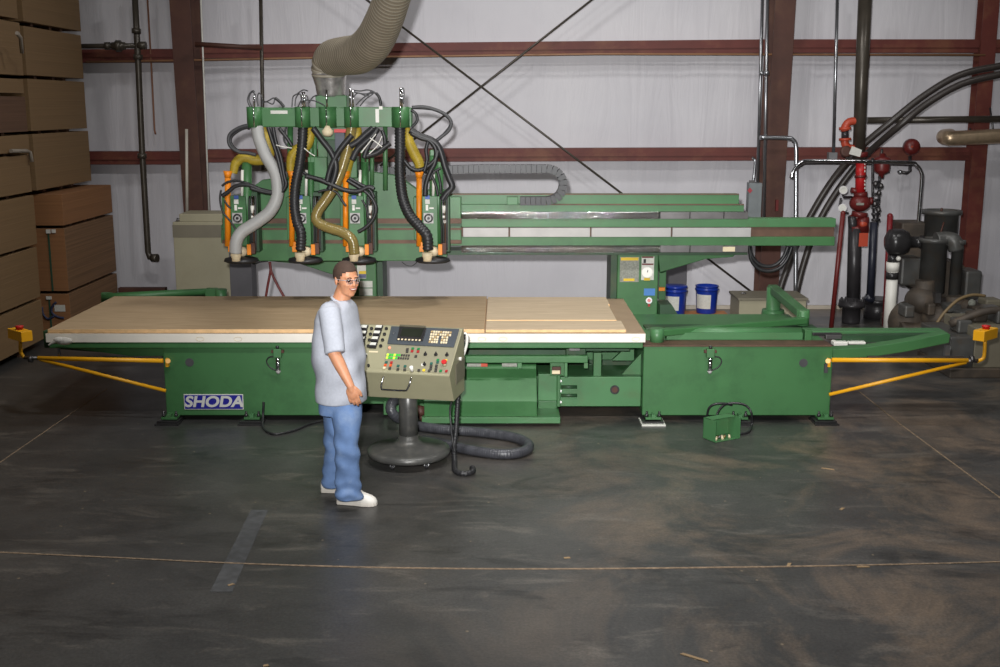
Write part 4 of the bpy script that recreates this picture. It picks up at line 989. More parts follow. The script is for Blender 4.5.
for l_ in ([(264,127),(267,138),(270,150),(266,158),(256,160),(244,158),(236,163),(233.5,173)],[(309,127),(310,136),(306,146),(297,150),(291.5,158),(290.5,172)],[(359,127),(357,134),(352,150),(347,168),(346,182)],[(407.5,127),(408.5,140),(414,153),(419,163),(419.5,172)]):
    n_ = len(l_); MB().tube([W(a_, b_, YH+0.09) for a_, b_ in l_], 0.0, 14, sub=8, ribs=0.003, rib_pitch=0.018, rad=[0.022]+[0.042+0.012*math.sin(math.pi*i/(n_-1)) for i in range(1,n_-1)]+[0.038]).build('yellow_hose', YHOSE, mach)
# ---- the four router heads
def head(fx, rods=True):
    Y0 = YQ-0.26
    hb = P(fx-6.5,fx+9,196,246,Y0,0.2,'router_head',GREEN_L if fx > 240 else GREEN)
    P(fx+9,fx+21,192,252,Y0+0.06,0.16,'slide_rail',GREEN_D,hb)
    P(fx-15,fx-6.5,197,240,Y0+0.07,0.15,'side_plate',GREEN,hb)
    # fan guard
    g = P(fx-5.2,fx+4.8,213,223.5,Y0-0.012,0.01,'fan_guard',ALU,hb,0.002)
    c = W(fx-0.2,218.3,Y0-0.02)
    MB().tube([(c.x+0.036*math.cos(R(k)),Y0-0.016,c.z+0.036*math.sin(R(k))) for k in range(0,361,20)], 0.008, 8, caps=False).build('fan_ring', BLACK_P, hb)
    MB().cyl((c.x,Y0-0.014,c.z),(c.x,Y0-0.024,c.z),0.014,seg=12).build('fan_hub', BLACK_P, hb)
    P(fx-3.5,fx+1,195.5,199,Y0-0.01,0.008,'head_label',mat('lab_blue',srgb(60,90,170),0.5),hb,0); P(fx-3.5,fx+1,199.5,204,Y0-0.01,0.008,'head_label',PAPER,hb,0)
    P(fx-3,fx-0.5,205,210.5,Y0-0.01,0.008,'head_label',WHITE,hb,0); P(fx+0.5,fx+5,207.5,209,Y0-0.01,0.008,'head_label',WHITE,hb,0)
    # pneumatic rods
    MB().cyl(W(fx+5,170,Y0+0.03), W(fx+4.5,196,Y0+0.03), 0.014, seg=10).build('air_cylinder', WHITE, hb)
    MB().cyl(W(fx+9.5,162,Y0+0.08), W(fx+9.5,245,Y0+0.08), 0.05 if fx < 300 or fx > 400 else 0.03, seg=16).build('tie_tube', GREEN, hb)
    MB().cyl(W(fx+15.5,196,Y0), W(fx+15.5,204,Y0), 0.014, seg=10).build('valve_cap', STEEL, hb)
    MB().cyl(W(fx+15,205.5,Y0), W(fx+15,213,Y0), 0.019, seg=12).build('valve_body', WHITE, hb)
    MB().cyl(W(fx+15,215.5,Y0), W(fx+15,218,Y0), 0.02, seg=12).build('valve_ring', WHITE, hb)
    MB().cyl(W(fx+16,220,Y0), W(fx+16,223,Y0), 0.016, seg=10).build('valve_ring', WHITE, hb)
    for k in range(4):
        MB().tube([W(fx+12+k*2.0,196,Y0+0.01),W(fx+11.5+k*2.2,215,Y0-0.01),W(fx+13+k*1.8,232,Y0+0.0),W(fx+12.5+k*2,250,Y0+0.02)],0.008,6,sub=4).build('head_wiring', (BLACK,WIRE,IRON_B,CHARC)[k], hb)
    # orange drop bar and orange block
    MB().cyl(W(fx-9.6,176,Y0+0.04), W(fx-9.6,246,Y0+0.04), 0.028 if fx > 240 else 0.03, seg=12).cyl(W(fx-9.6,171,Y0+0.04), W(fx-9.6,178,Y0+0.04), 0.045, 0.03, seg=12).build('orange_bar', ORANGE, hb)
    P(fx+9.5,fx+13.5,244.5,255,Y0-0.05,0.05,'orange_block',ORANGE,hb,0.003); P(fx+13.5,fx+17.5,243,254,Y0-0.04,0.05,'block_side',IRON_B,hb,0.003)
    P(fx-9.5,fx-5,242,252,Y0+0.02,0.06,'bar_foot',ORANGE,hb,0.003)
    # spindle nose, nozzle, brush skirt
    nz = W(fx-1.3,256,Y0-0.09)
    MB().lathe([(0,-0.05),(0.042,-0.05),(0.042,-0.02),(0.052,0.0),(0.052,0.035),(0,0.035)], nz, 20).build('nozzle', CREAM, hb)
    MB().ell(W(fx+5,251.5,Y0+0.02),(0.05,0.045,0.05)).build('dust_cup', CREAM, hb)
    c = W(fx+4,259,Y0+0.02)
    MB().lathe([(0,-0.03),(0.13,-0.035),(0.16,-0.02),(0.15,0.008),(0.10,0.022),(0,0.025)], c, 26, Matrix.Diagonal((1.08,0.8,1)).to_3x3()).build('brush_skirt', BLACK, hb)
    return hb
for fx in (237.4, 301.5, 355.2, 428.7): head(fx)
P(408,416,187,196,YQ-0.1,0.08,'junction_box',GREEN_L) if False else None
# cable bundles among the heads
CB = [([(268,127),(272,140),(277,155),(281,172),(283,186),(276,192),(262,190),(248,185),(236,186),(228,192),(222,196)],0.020),
      ([(273,127),(276,142),(281,158),(284,175),(286,185),(279,193),(264,192),(250,188)],0.018),
      ([(279,128),(287,138),(292,146)],0.018),([(286,127),(284,140),(291,150)],0.010),
      ([(221,190),(220,200),(223,212),(231,222),(238,233)],0.010),([(222,186),(228,182),(238,181),(250,184)],0.012),([(224,200),(228,206),(231,208)],0.010),
      ([(313,128),(322,140),(331,152),(336,165),(334,178),(329,190)],0.030),([(352,135),(342,147),(335,158),(330,170),(327,182)],0.028),
      ([(305,176),(318,179),(330,184),(345,190),(358,191),(368,187),(374,189)],0.022),([(318,192),(326,190),(336,192),(343,202),(346,206)],0.012),([(303,172),(312,177),(322,179)],0.014),
      ([(373,128),(366,134),(357,142),(350,146)],0.030),([(378,128),(372,136),(364,143),(357,150),(352,160)],0.030),([(377,130),(370,143),(366,151),(364,158)],0.024),([(382,130),(385,140),(383,150),(375,155)],0.018),
      ([(390,143),(383,148),(376,153),(366,156)],0.028),([(347,180),(357,186),(366,192),(373,200),(376,209),(373,219),(366,227),(358,232)],0.018),([(349,178),(360,184),(370,190),(374,198)],0.016),([(362,200),(366,207),(368,218)],0.010),
      ([(410,130),(420,136),(431,140),(438,146),(442,156),(445,167),(449,178),(452,187),(446,194),(442,200)],0.032),([(411,133),(421,138),(430,141),(436,150),(435,162),(430,172),(426,184),(425,196)],0.024),
      ([(404,160),(411,168),(419,170),(428,166),(436,158),(438,150)],0.018),([(428,142),(426,150),(427,160),(424,172)],0.018),([(451,188),(448,195),(443,203)],0.008),([(432,176),(436,186),(438,196)],0.014),([(437,170),(440,182),(441,194)],0.014),([(430,180),(434,172),(441,168)],0.012)]
for i, (l_, r_) in enumerate(CB):
    cable(H_(l_, YH-0.10-0.006*(i % 5)), r_, BLACK, 'cable')
for l_ in ([(376,134),(368,144),(361,153)],[(382,136),(377,146),(369,154)],[(370,138),(377,143),(382,147)],[(304,148),(310,153),(315,156)],[(276,145),(284,147),(292,148)]):
    cable(H_(l_, YH-0.16), 0.005, WHITE, 'pale_wire')
# right end posts of the carriage
MB().cyl(W(432.5,151,YH+0.12), W(432.5,198,YH+0.12), 0.03, seg=12).build('guide_column', GREEN_L, mach)
MB().cyl(W(437.5,166,YH+0.1), W(437.5,198,YH+0.1), 0.02, seg=12).build('guide_column', GREEN, mach)
P(430,437,150,156,YH+0.08,0.1,'column_cap',GREEN_L)
P(236,240,168,196,YH+0.2,0.1,'guide_column',GREEN) if False else None
# cable chain
YK = YR+0.08
cc = []
for k in range(0,34): cc.append((380+k*4.9, 172-2.8*min(1,k/20)-0.4))
cc += [(548,168.6),(556,171),(561.5,176.5),(563.2,184),(561.5,191.5),(556.5,197.5),(549,200.5)] + [(544,200.8),(520,200.8)]
pts = [W(a_, b_, YK) for a_, b_ in cc]; pts, _ = smooth_path(pts, 3); pts, _ = resample(pts, 0.052)
mb = MB()
for i in range(len(pts)-1):
    a_, b_ = pts[i], pts[i+1]; d_ = (b_-a_); m_ = (a_+b_)/2; L_ = d_.length*0.47; ang = math.atan2(d_.z, d_.x)
    M_ = Matrix.Translation(m_) @ Matrix.Rotation(-ang, 4, 'Y')
    mb.box(-L_, L_, -0.06, 0.06, -0.042, 0.042, M_); mb.box(-L_*0.55, L_*0.9, -0.072, -0.06, -0.03, 0.03, M_)
mb.build('cable_chain', mat('chain_grey', srgb(34,35,39), 0.42, var=0.1), mach)
# red air hoses under the carriage
for l_ in ([(269.5,262),(270.5,270),(268,284),(265,302)],[(270,262),(271.5,272),(278,286),(287,302)]):
    MB().tube([W(a_,b_,11.62) for a_, b_ in l_], 0.013, 8, sub=4).build('red_air_hose', REDP, mach)
MB().tube([W(a_,b_,11.5) for a_, b_ in [(252,262),(254,264),(260,262),(268,261)]], 0.008, 6, sub=3).build('loose_wire', BLACK, mach)
MB().tube([W(a_,b_,11.3) for a_, b_ in [(402,262),(406,265),(412,266),(417,262)]], 0.004, 6, sub=3).build('loose_wire', BLACK, mach)
# black hoses drooping from the beam end
for l_ in ([(750,246),(752,256),(759,264),(768,266.5),(777,264),(784,256),(788,246)],[(750,246),(751,259),(758,268),(768,271),(779,268),(787,259),(792,246)]):
    MB().tube([W(a_,b_,11.75) for a_, b_ in l_], 0.020, 10, sub=5).build('drooping_hose', BLACK, mach)

# ---- plywood on the table
def sheet(corners, z0, z1, m, lab, edge=None):
    """corners: pixel corners on the sheet's top plane"""
    q = [F(a_, b_, z1) for a_, b_ in corners]
    o = MB().prism([(p_.x, p_.y) for p_ in q], z0, z1, 'z').build('plywood_sheet', m, bevel=0.002)
    o.data.materials.append(edge or CREAM)
    for p_ in o.data.polygons:
        if abs(p_.normal.z) < 0.5: p_.material_index = 1
    return tag(o, lab, 'plywood sheet', 'plywood sheets on the router table')
PE = mat('ply_edge', srgb(236,196,144), 0.6, var=0.12, vscale=20)
xs1 = F(485,330,0.835).x
def sheet_xy(x0, x1, y0, y1, z1, m, lab, z0=0.801):
    o = MB().box(x0, x1, y0, y1, z0, z1).build('plywood_sheet', m, bevel=0.002)
    o.data.materials.append(PE)
    for p_ in o.data.polygons:
        if abs(p_.normal.z) < 0.5: p_.material_index = 1
    return tag(o, lab, 'plywood sheet')
sheet_xy(xl+0.01, xs1-0.006, YT+0.03, 11.60, 0.834, PLY, 'large plywood sheet covering the table left of the cross seam')
x1_ = F(627,332,0.82).x
sheet_xy(xs1+0.006, x1_, YT+0.05, 10.28, 0.826, PLY2, 'front narrow pale board right of the seam on the table')
sheet_xy(xs1+0.006, x1_-0.04, 10.29, 11.16, 0.832, PLY2, 'middle wide pale board right of the seam on the table')
sheet_xy(xs1+0.006, x1_-0.02, 11.17, 11.60, 0.826, PLY2, 'rear pale board right of the seam on the table')

# ================================================================== DUCT
t = thing('flexible_duct', W(331,95,YH+0.2), 'large grey ribbed flexible duct curving up from the green router tower to the ceiling', 'duct')
dp = [W(329,76,YH+0.2), W(329,66,YH+0.18), W(333,58.5,YH+0.1), W(345,56,10.95), W(360,53.5,10.6), W(373,42,10.2), W(383,23,9.8), W(391.5,0,9.4), W(398,-22,9.1), W(402,-40,8.9)]
_d = MB().use(mat('duct_grey', srgb(164,156,140), 0.5, var=0.1)); _d.tube(dp, 0, 36, sub=10, ribs=0.010, rib_pitch=0.052, rib_mat=mat('duct_wire', srgb(128,118,102), 0.5), rad=[0.165,0.17,0.175,0.177,0.177,0.17,0.158,0.146,0.14,0.138]).build('ribbed_hose', mat('duct_grey', srgb(158,150,136), 0.5, var=0.1), t)
MB().tube([W(331,95.5,YH+0.22), W(330.5,84,YH+0.21), W(329,72,YH+0.2)], 0, 28, sub=6, rad=[0.135,0.15,0.172]).build('taped_collar', mat('foil_tape', srgb(196,192,188), 0.25, 0.7, var=0.35, vscale=14, bump=0.8, bscale=9), t)
# ================================================================== CONTROL CONSOLE
CQ = F(409,461,0.0)
cons = thing('control_console', (CQ.x, CQ.y, 0), 'beige machine control console on a round wheeled pedestal beside the man', 'control console')
MB().lathe([(0,0.055),(0.30,0.055),(0.325,0.07),(0.33,0.09),(0.32,0.11),(0.28,0.125),(0.12,0.15),(0.085,0.18),(0.075,0.22),(0,0.22)], (CQ.x,CQ.y,0), 48).build('pedestal_base', PED, cons)
MB().cyl((CQ.x,CQ.y,0.15), (CQ.x,CQ.y,0.72), 0.074, seg=32).build('column', PED, cons)
for a in (-118, -50, 30, 150, 95):
    cx, cy = CQ.x+0.235*math.cos(R(a)), CQ.y+0.235*math.sin(R(a))
    cs = MB().cyl((cx,cy,0.03),(cx,cy,0.06),0.018,seg=10).box(cx-0.018,cx+0.018,cy-0.012,cy+0.012,0.02,0.052).build('caster', CHROME, cons)
    MB().cyl((cx-0.012,cy-0.02,0.026),(cx+0.012,cy-0.02,0.026),0.025,seg=16).build('caster_wheel', BLACK, cs)
psi = R(12); th = R(33)
eS = Vector((math.cos(psi), -math.sin(psi), 0)); eB = Vector((math.sin(psi), math.cos(psi), 0))
eU = (eB*math.cos(th)+Vector((0,0,1))*math.sin(th)).normalized(); eN = eS.cross(eU).normalized()
BR = W(449.5,375,8.36); TRh = 0.50; CW = 0.92
z1_ = ZZ(401.5,8.48)
def cp(s_, b_, z_): return Vector((BR.x,BR.y,0)) + eS*s_ + eB*b_ + Vector((0,0,z_))
prof = [(0.13,z1_),(0,BR.z-0.012),(0,BR.z),(TRh*math.cos(th),BR.z+TRh*math.sin(th)),(TRh*math.cos(th)+0.04,BR.z+TRh*math.sin(th)),(TRh*math.cos(th)+0.05,z1_)]
vs = [cp(-CW,b_,z_) for b_, z_ in prof]+[cp(0,b_,z_) for b_, z_ in prof]; n_ = len(prof)
mb = MB(); mb.add(vs, [list(range(n_)), list(range(2*n_-1,n_-1,-1))]+[(i,(i+1)%n_,(i+1)%n_+n_,i+n_) for i in range(n_)])
body = mb.build('cabinet', PLAT, cons, bevel=0.004)
def onp(px, py, h=0.0):
    """point of the sloping panel under a pixel -> (s,u)"""
    d = ray(px,py); o = Vector((0,0,CH)); t = (BR-o).dot(eN)/d.dot(eN); q = o+d*t-BR
    return q.dot(eS), q.dot(eU)
def pbox(px0, px1, py0, py1, h0, h1, name, m, par, bev=0.001):
    pm = (py0+py1)/2; s0, u0 = onp((px0+px1)/2, py1); _, u1 = onp((px0+px1)/2, py0); s0 = onp(px0, pm)[0]; s1 = onp(px1, pm)[0]
    M_ = Matrix((( eS.x,eU.x,eN.x,BR.x),(eS.y,eU.y,eN.y,BR.y),(eS.z,eU.z,eN.z,BR.z),(0,0,0,1)))
    return MB().box(s0,s1,u0,u1,h0,h1,M_).build(name, m, par, bevel=bev)
def pcyl(px, py, r, h, name, m, par, h0=0.0, r2=None):
    s_, u_ = onp(px,py); a_ = BR+eS*s_+eU*u_+eN*h0
    return MB().cyl(a_, a_+eN*(h-h0), r, r2, seg=16).build(name, m, par)
def pquad(c4, h0, h1, name, m, par, bev=0.002):
    q = [onp(*c) for c in c4]; M_ = Matrix((( eS.x,eU.x,eN.x,BR.x),(eS.y,eU.y,eN.y,BR.y),(eS.z,eU.z,eN.z,BR.z),(0,0,0,1)))
    return MB().prism(q, h0, h1, 'z', M_).build(name, m, par, bevel=bev)
PAN = mat('panel_face', srgb(134,130,108), 0.5, var=0.04)
DGR = mat('panel_dark', srgb(66,72,78), 0.45)
fp = pquad([(383,368.5),(449,374.5),(461,330.5),(391.5,326)], 0.0005, 0.003, 'control_panel', PAN, cons)
fl = pquad([(340,367),(382,368.3),(390.5,326),(350,324)], 0.0005, 0.002, 'meter_panel', PLAT, cons)
cnc = pquad([(387.5,344.5),(454,348),(459.5,330),(391.5,327.2)], 0.003, 0.012, 'screen_unit', DGR, cons)
scr = pquad([(397,341.5),(423,342.5),(427,330),(400,328.5)], 0.012, 0.02, 'screen_bezel', BLACK_P, cnc)
pquad([(400.5,338),(421,339),(424.5,330.8),(403,330)], 0.020, 0.0215, 'screen', mat('screen_glass', srgb(40,44,36), 0.12), cnc)
pquad([(400,328.6),(426,330),(426.4,328.2),(400.5,327)], 0.012, 0.028, 'screen_hood', mat('hood', srgb(86,82,66), 0.5), cnc)
for k in range(7): pbox(398.2+3.5*k, 400.0+3.5*k, 340.6+0.17*k, 341.9+0.17*k, 0.02, 0.024, 'soft_key', CREAM, cnc, 0)
for r_ in range(5):
    for k in range(9 if r_ < 2 else 8):
        x_ = 431.3+2.35*k-0.55*r_; y_ = 332.2+2.55*r_+0.12*k
        if r_ >= 2 and k == 4: continue
        pbox(x_, x_+1.8, y_, y_+1.7, 0.012, 0.018, 'key', CREAM if (r_+k) % 4 else mat('key_tan', srgb(176,150,104),0.5), cnc, 0)
pcyl(394,334.5,0.008,0.018,'unit_screw',GALV,cnc,0.012)
# meters: tall pale/dark cells with round knobs
for r_, y_ in enumerate((329.0,334.6,340.4,346.4)):
    for c_, (x0_, dx) in enumerate(((360.8,-1.1),(375.6,-1.9))):
        xa_ = x0_+dx*r_*1.0
        m_ = pbox(xa_, xa_+7.2, y_-2.6, y_+2.4, 0.002, 0.018, 'counter', BLACK_P, fl)
        pbox(xa_+0.6, xa_+6.6, y_-2.2, y_+0.3, 0.018, 0.020, 'counter_window', PAPER, fl, 0)
        pcyl(xa_+11.0, y_+0.4, 0.013, 0.016, 'knob', BLACK_P, fl, 0.002)
pbox(369,378,351.2,352.6,0.002,0.003,'panel_strip',CREAM,fl,0)
pbox(362,367.5,354.5,356,0.002,0.016,'name_strip',WHITE,fl,0); pbox(361.5,367,356,358.2,0.002,0.014,'name_strip',BLACK_P,fl,0)
pcyl(368.8,366.5,0.010,0.02,'knob',BLACK_P,fl,0.002)
LG = mat('lamp_green', srgb(40,170,50), 0.35, emit=srgb(60,220,60), estr=0.35); LY = mat('lamp_yellow', srgb(190,220,60), 0.35, emit=srgb(190,240,60), estr=0.8)
LR = mat('lamp_pink', srgb(240,150,120), 0.35, emit=srgb(255,150,120), estr=0.6); GB = mat('btn_green', srgb(24,120,64), 0.4)
DG2 = mat('btn_dark', srgb(58,56,52), 0.45); TL = mat('btn_teal', srgb(40,90,80), 0.4); RB = mat('btn_darkred', srgb(160,34,40), 0.4); OB = mat('btn_orange', srgb(214,86,40), 0.4)
pcyl(389.8,348.6,0.010,0.014,'indicator_lamp',LR,fp,0.003)
for r_, (y_, x_) in enumerate(((355.2,387.0),(358.2,386.2))):
    for k in range(10):
        if r_ == 1 and k in (5,): pass
        m_ = (LY if k in (0,3) else LG) if k < (6 if r_ == 0 else 5) else DG2
        pbox(x_+2.35*k, x_+2.35*k+1.7, y_-0.9+0.1*k, y_+0.9+0.1*k, 0.003, 0.009, 'indicator_lamp' if k < 6 else 'push_button', m_, fp, 0)
for (x_, y_, m_) in ((386.5,363,TL),(391.6,363.2,RB),(385.5,365.8,OB),(390.8,366,OB),(384.5,368.6,CREAM),(390,369,DG2),(398.3,366.6,TL),(405.2,367,TL),(398,370,DG2),(404.8,370.3,DG2),
                     (412.8,349.4,GB),(418.6,349.8,GB),(412.3,351.8,RB),(418.2,352.2,RB),(407.5,350,DG2),(407.3,352.2,DG2),(416,357,DG2),(429.3,371.5,DG2+0 if False else DG2),(438,360.8,GB),(437.8,363,TL),
                     (431.5,364.2,TL),(431.2,367,DG2),(430.8,369.6,DG2),(436.6,366.5,DG2),(436.2,369,DG2),(435.8,371.6,DG2),(440.8,371.6,GB),(446.5,371.8,RB),(424,370.8,YLAB),(419,371,DG2),(422.8,365.5,WHITE),(446,361.2,YLAB)):
    pbox(x_-1.25, x_+1.25, y_-1.0, y_+1.0, 0.003, 0.011, 'push_button', m_, fp, 0)
for (x_, y_) in ((425.5,355),(436,355.2),(447,355.6),(424.5,365.2)):
    pcyl(x_,y_,0.014,0.012,'rotary_switch',BLACK_P,fp,0.003); pbox(x_-0.5,x_+0.7,y_-1.6,y_+0.6,0.012,0.022,'switch_handle',BLACK_P,fp,0)
pcyl(444.6,365.2,0.013,0.025,'emergency_stop',CREAM,fp,0.003); pcyl(444.6,364.6,0.021,0.036,'emergency_stop',REDB,fp,0.022)
s_, u_ = onp(412.3,371.5); a_ = BR+eS*s_+eU*u_; MB().cyl(a_, a_+eN*0.05, 0.011, 0.014, seg=12).build('jog_lever', WHITE, fp)
# front grab handle
fn = (eB*0.0 - eB).normalized()
def ap(px, py, off):
    """point on the apron"""
    a0 = cp(0,0,BR.z-0.012); a1 = cp(0,0.13,z1_); up = (a0-a1).normalized(); nn = eS.cross(up).normalized()
    d = ray(px,py); o = Vector((0,0,CH)); t = (a0-o).dot(nn)/d.dot(nn); q = o+d*t
    return q - (nn if nn.y > 0 else -nn)*off
MB().tube([ap(383.8,376,0.0),ap(383,380,0.05),ap(383.5,383.2,0.06),ap(386,384,0.06),ap(405,385,0.06),ap(408.5,384.2,0.06),ap(410.8,380,0.05),ap(411.5,376.5,0.0)], 0.0065, 10, sub=4).build('grab_handle', CHROME, cons)
# hinge knob and cables on the right side
MB().cyl(cp(0,0.30,BR.z+0.06), cp(0.02,0.30,BR.z+0.06), 0.014, seg=12).build('side_knob', WHITE, cons)
MB().box(-0.004,0.0,-0.02,0.26,-0.10,0.06, Matrix.Translation(cp(0.006,0.2,BR.z-0.02)) @ Matrix.Rotation(-psi,4,'Z')).build('side_cover', BEIGE_D, cons, bevel=0.002)
t = thing('cable_conduit', W(459,400,8.9), 'black spiral cable hanging from the console side to the floor', 'cable')
t.location.z = 0
fl_ = F(456,471,0.016); 
pts = [W(463,334,8.95),W(461.5,350,8.95),W(462,366,8.92),W(459.5,385,8.86),W(457.5,405,8.80),W(456,430,8.74),W(454,448,8.70),W(454.5,462,8.60)]
pts += [F(455,470,0.018),F(460,473,0.018),F(467,473.5,0.018),F(473,471,0.018),F(472,467.5,0.02)]
MB().tube(pts, 0.023, 10, sub=8, ribs=0.007, rib_pitch=0.03).build('spiral_sleeve', BLACK, t)
tag(MB().tube([W(452,400,8.75),W(450,410,8.75),W(451,425,8.72),W(452.5,440,8.70),W(455,452,8.66)], 0.008, 8, sub=5).build('thin_cable', BLACK), 'thin black cable hanging beside the spiral cable under the console', 'cable')
MB().tube([W(464,333,8.97),W(467,336,8.97),W(466.5,345,8.97),W(463.5,355,8.97)], 0.012, 8, sub=5).build('white_lead', WHITE, t)

# ================================================================== FLOOR HOSE, CORDS, SMALL BOX
hr = 0.042
pts = [F(400,413,0.16),F(393,414,0.22),F(391,420,0.12),F(397,423,0.06),F(412,425,hr),F(440,429,hr),F(478,432,hr),F(508,436,hr),F(524,441,hr),F(529,447,hr),F(520,452.5,hr),F(500,454,hr),F(470,450,hr),F(445,444,hr),F(423,440,hr)]
t = thing('floor_hose', F(480,440), 'dark grey flexible hose looped flat on the floor beside the console pedestal', 'hose')
MB().tube(pts[4:], hr, 16, sub=8, ribs=0.003, rib_pitch=0.02).build('ribbed_hose', mat('dark_hose', srgb(64,65,70), 0.32, var=0.25, vscale=18, bump=0.5, bscale=20), t)
MB().cyl(F(423,440,hr), F(416,438,hr), 0.03, seg=14).build('hose_end', STEEL_D, t)
MB().cyl(F(412,425,hr), F(404,424.5,0.06), 0.05, seg=16).build('hose_cuff', STEEL_D, t)
t = thing('hose_elbow', W(393,415,9.6), 'grey hose elbow under the machine behind the console pedestal', 'hose')
MB().tube([W(396,400,9.75),W(392,403,9.6),W(390.5,409,9.5),W(394,415,9.5),W(399,419,9.55)], 0.045, 14, sub=6, ribs=0.004, rib_pitch=0.024).build('ribbed_hose', MATS['dark_hose'], t)
o = MB().ell(W(420,411,9.75),(0.06,0.06,0.05)).cyl(W(414,408,9.75),W(428,410,9.75),0.03,seg=10).cyl(W(420,414,9.75),W(424,420,9.75),0.03).build('pipe_fitting', IRON_B); tag(o, 'small brownish pipe fitting low under the machine right of the console column', 'fitting')
tag(MB().tube([W(263.5,402,9.72),W(263.5,406,9.72),W(263,416,9.72),F(263,427,0.01),F(268,432,0.01),F(277,434,0.01),F(295,430,0.01),F(312,423,0.01),F(332,419,0.01)], 0.011, 8, sub=6).build('power_cord', BLACK), 'black cord dropping below the name plate and trailing on the floor behind the man', 'cord')
# green open box on the floor
t = thing('steel_tray', F(724,440), 'small open green sheet-metal box on the floor in front of the right base', 'box', None)
q0 = F(715,443); q1 = F(740,438.5); dx = (q1-q0); Lx = dx.length; ang = math.atan2(dx.y, dx.x)
M_ = Matrix.Translation(q0) @ Matrix.Rotation(ang,4,'Z')
h_ = 0.185; th_ = 0.005; dp_ = 0.16
MB().box(0,Lx,0,dp_,0.002,0.008,M_).box(0,th_,0,dp_,0.002,h_,M_).box(Lx-th_,Lx,0,dp_,0.002,h_,M_).box(0,Lx,dp_-th_,dp_,0.002,h_,M_).box(0,Lx,0.06,dp_,h_-0.004,h_,M_).build('shell', GREEN_L, t)
for i in range(7):
    MB().cyl(M_ @ Vector((0.03+0.025*i, 0.03+0.02*(i%3), 0.014)), M_ @ Vector((0.06+0.022*i, 0.05+0.015*(i%2), 0.03)), 0.01, seg=8).build('bolt', (CREAM, BRHOSE, STEEL_D)[i%3], t)
def cord(pts, lab):
    tag(MB().tube(pts, 0.010, 8, sub=6).build('rubber_cord', BLACK), lab, 'cord', 'cords looped over the small green box')
cord([W(707,416,9.74),W(709,408,9.70),W(715,404,9.68),W(725,403.5,9.68),W(732,405,9.7)], 'black cord loop against the right base, the left loop above the green box')
cord([W(716,421,9.5),W(718,412,9.6),W(724,405,9.68),W(734,403,9.68),W(745,405,9.64),W(751,412,9.56),F(752,424,0.03),F(748,432,0.011),F(738,434,0.011)], 'black cord loop arching over the small green box to the floor, the larger right loop')
# wood chips on the floor
CH_ = mat('wood_chip', srgb(150,126,94), 0.7)
for i, (x_, y_, l_, a_, lab) in enumerate(((828,469,0.10,-0.4,'tan wood chip on the floor in front of the right base'),(789,565,0.06,1.2,'tan chip lying on the long floor joint, left of two'),(863,567,0.08,0.1,'tan chip lying on the long floor joint, right of two'),
     (567,558,0.04,0.3,'small orange chip near the floor joint at the middle'),(842,509,0.05,1.0,'pale chip on the worn floor patch at the right'),(695,658,0.16,-0.6,'long pale splinter on the floor at the bottom edge'),(231,585,0.04,0.8,'small pale chip on the scuffed floor strip'),(266,666,0.03,0.5,'small pale chip at the bottom edge left of centre'))):
    c = F(x_,y_); M2 = Matrix.Translation(c) @ Matrix.Rotation(a_,4,'Z')
    tag(MB().prism([(-l_/2,-0.008),(l_/2,-0.012),(l_/2*0.8,0.010),(-l_/2*0.9,0.012)],0.0005,0.004,'z',M2).build('wood_chip', CH_), lab, 'wood chip', 'scattered wood chips')
# ================================================================== THE MAN
man = thing('person', (F(349,500).x, 7.66, 0), 'standing man in grey T-shirt, blue jeans, safety glasses and white shoes, beside the console', 'person')
def skinmat(name, c, rough=0.5, var=0.06):
    m = mat(name, c, rough, var=var, vscale=30); m.node_tree.nodes['Principled BSDF'].inputs['Subsurface Weight'].default_value = 0.12
    m.node_tree.nodes['Principled BSDF'].inputs['Subsurface Radius'].default_value = (0.01,0.004,0.002); return m
SKIN = skinmat('skin', srgb(196,138,104)); 
SHIRT = mat('grey_tshirt', srgb(172,176,186), 0.85, var=0.05, vscale=60, bump=0.15, bscale=300)
DENIM = mat('light_denim', srgb(100,128,172), 0.85, var=0.16, vscale=9, dirt=srgb(140,160,190), dirt_amt=0.75, dscale=5, bump=0.2, bscale=200)
HAIR = mat('buzzed_hair', srgb(66,48,38), 0.8, var=0.25, vscale=120, bump=0.4, bscale=400)
SHOE = mat('white_leather', srgb(226,222,214), 0.45, var=0.03); SOLE = mat('shoe_sole', srgb(206,200,190), 0.6)
LIP = mat('lip', srgb(150,84,70), 0.5); TEETH = mat('teeth', srgb(232,226,214), 0.3); EYE = mat('eye_white', srgb(220,214,206), 0.25); IRIS = mat('iris', srgb(40,26,18), 0.2)
def finish(mb, name, m, parent, voxel, smooth=6, extra=None):
    """one continuous surface out of the overlapping volumes"""
    o = mb.build(name, m, parent)
    rm = o.modifiers.new('r','REMESH'); rm.mode = 'VOXEL'; rm.voxel_size = voxel; rm.use_smooth_shade = True
    sm = o.modifiers.new('s','SMOOTH'); sm.factor = 0.5; sm.iterations = smooth
    dg = bpy.context.evaluated_depsgraph_get(); dg.update()
    me = bpy.data.meshes.new_from_object(o.evaluated_get(dg)); o.modifiers.clear(); o.data = me; me.name = name
    me.materials.clear(); me.materials.append(m)
    for p in me.polygons: p.use_smooth = True
    if extra:
        for v in me.vertices: v.co = extra(v.co.copy())
    return o
Yn, Yf = 7.56, 7.82                      # near and far leg distances
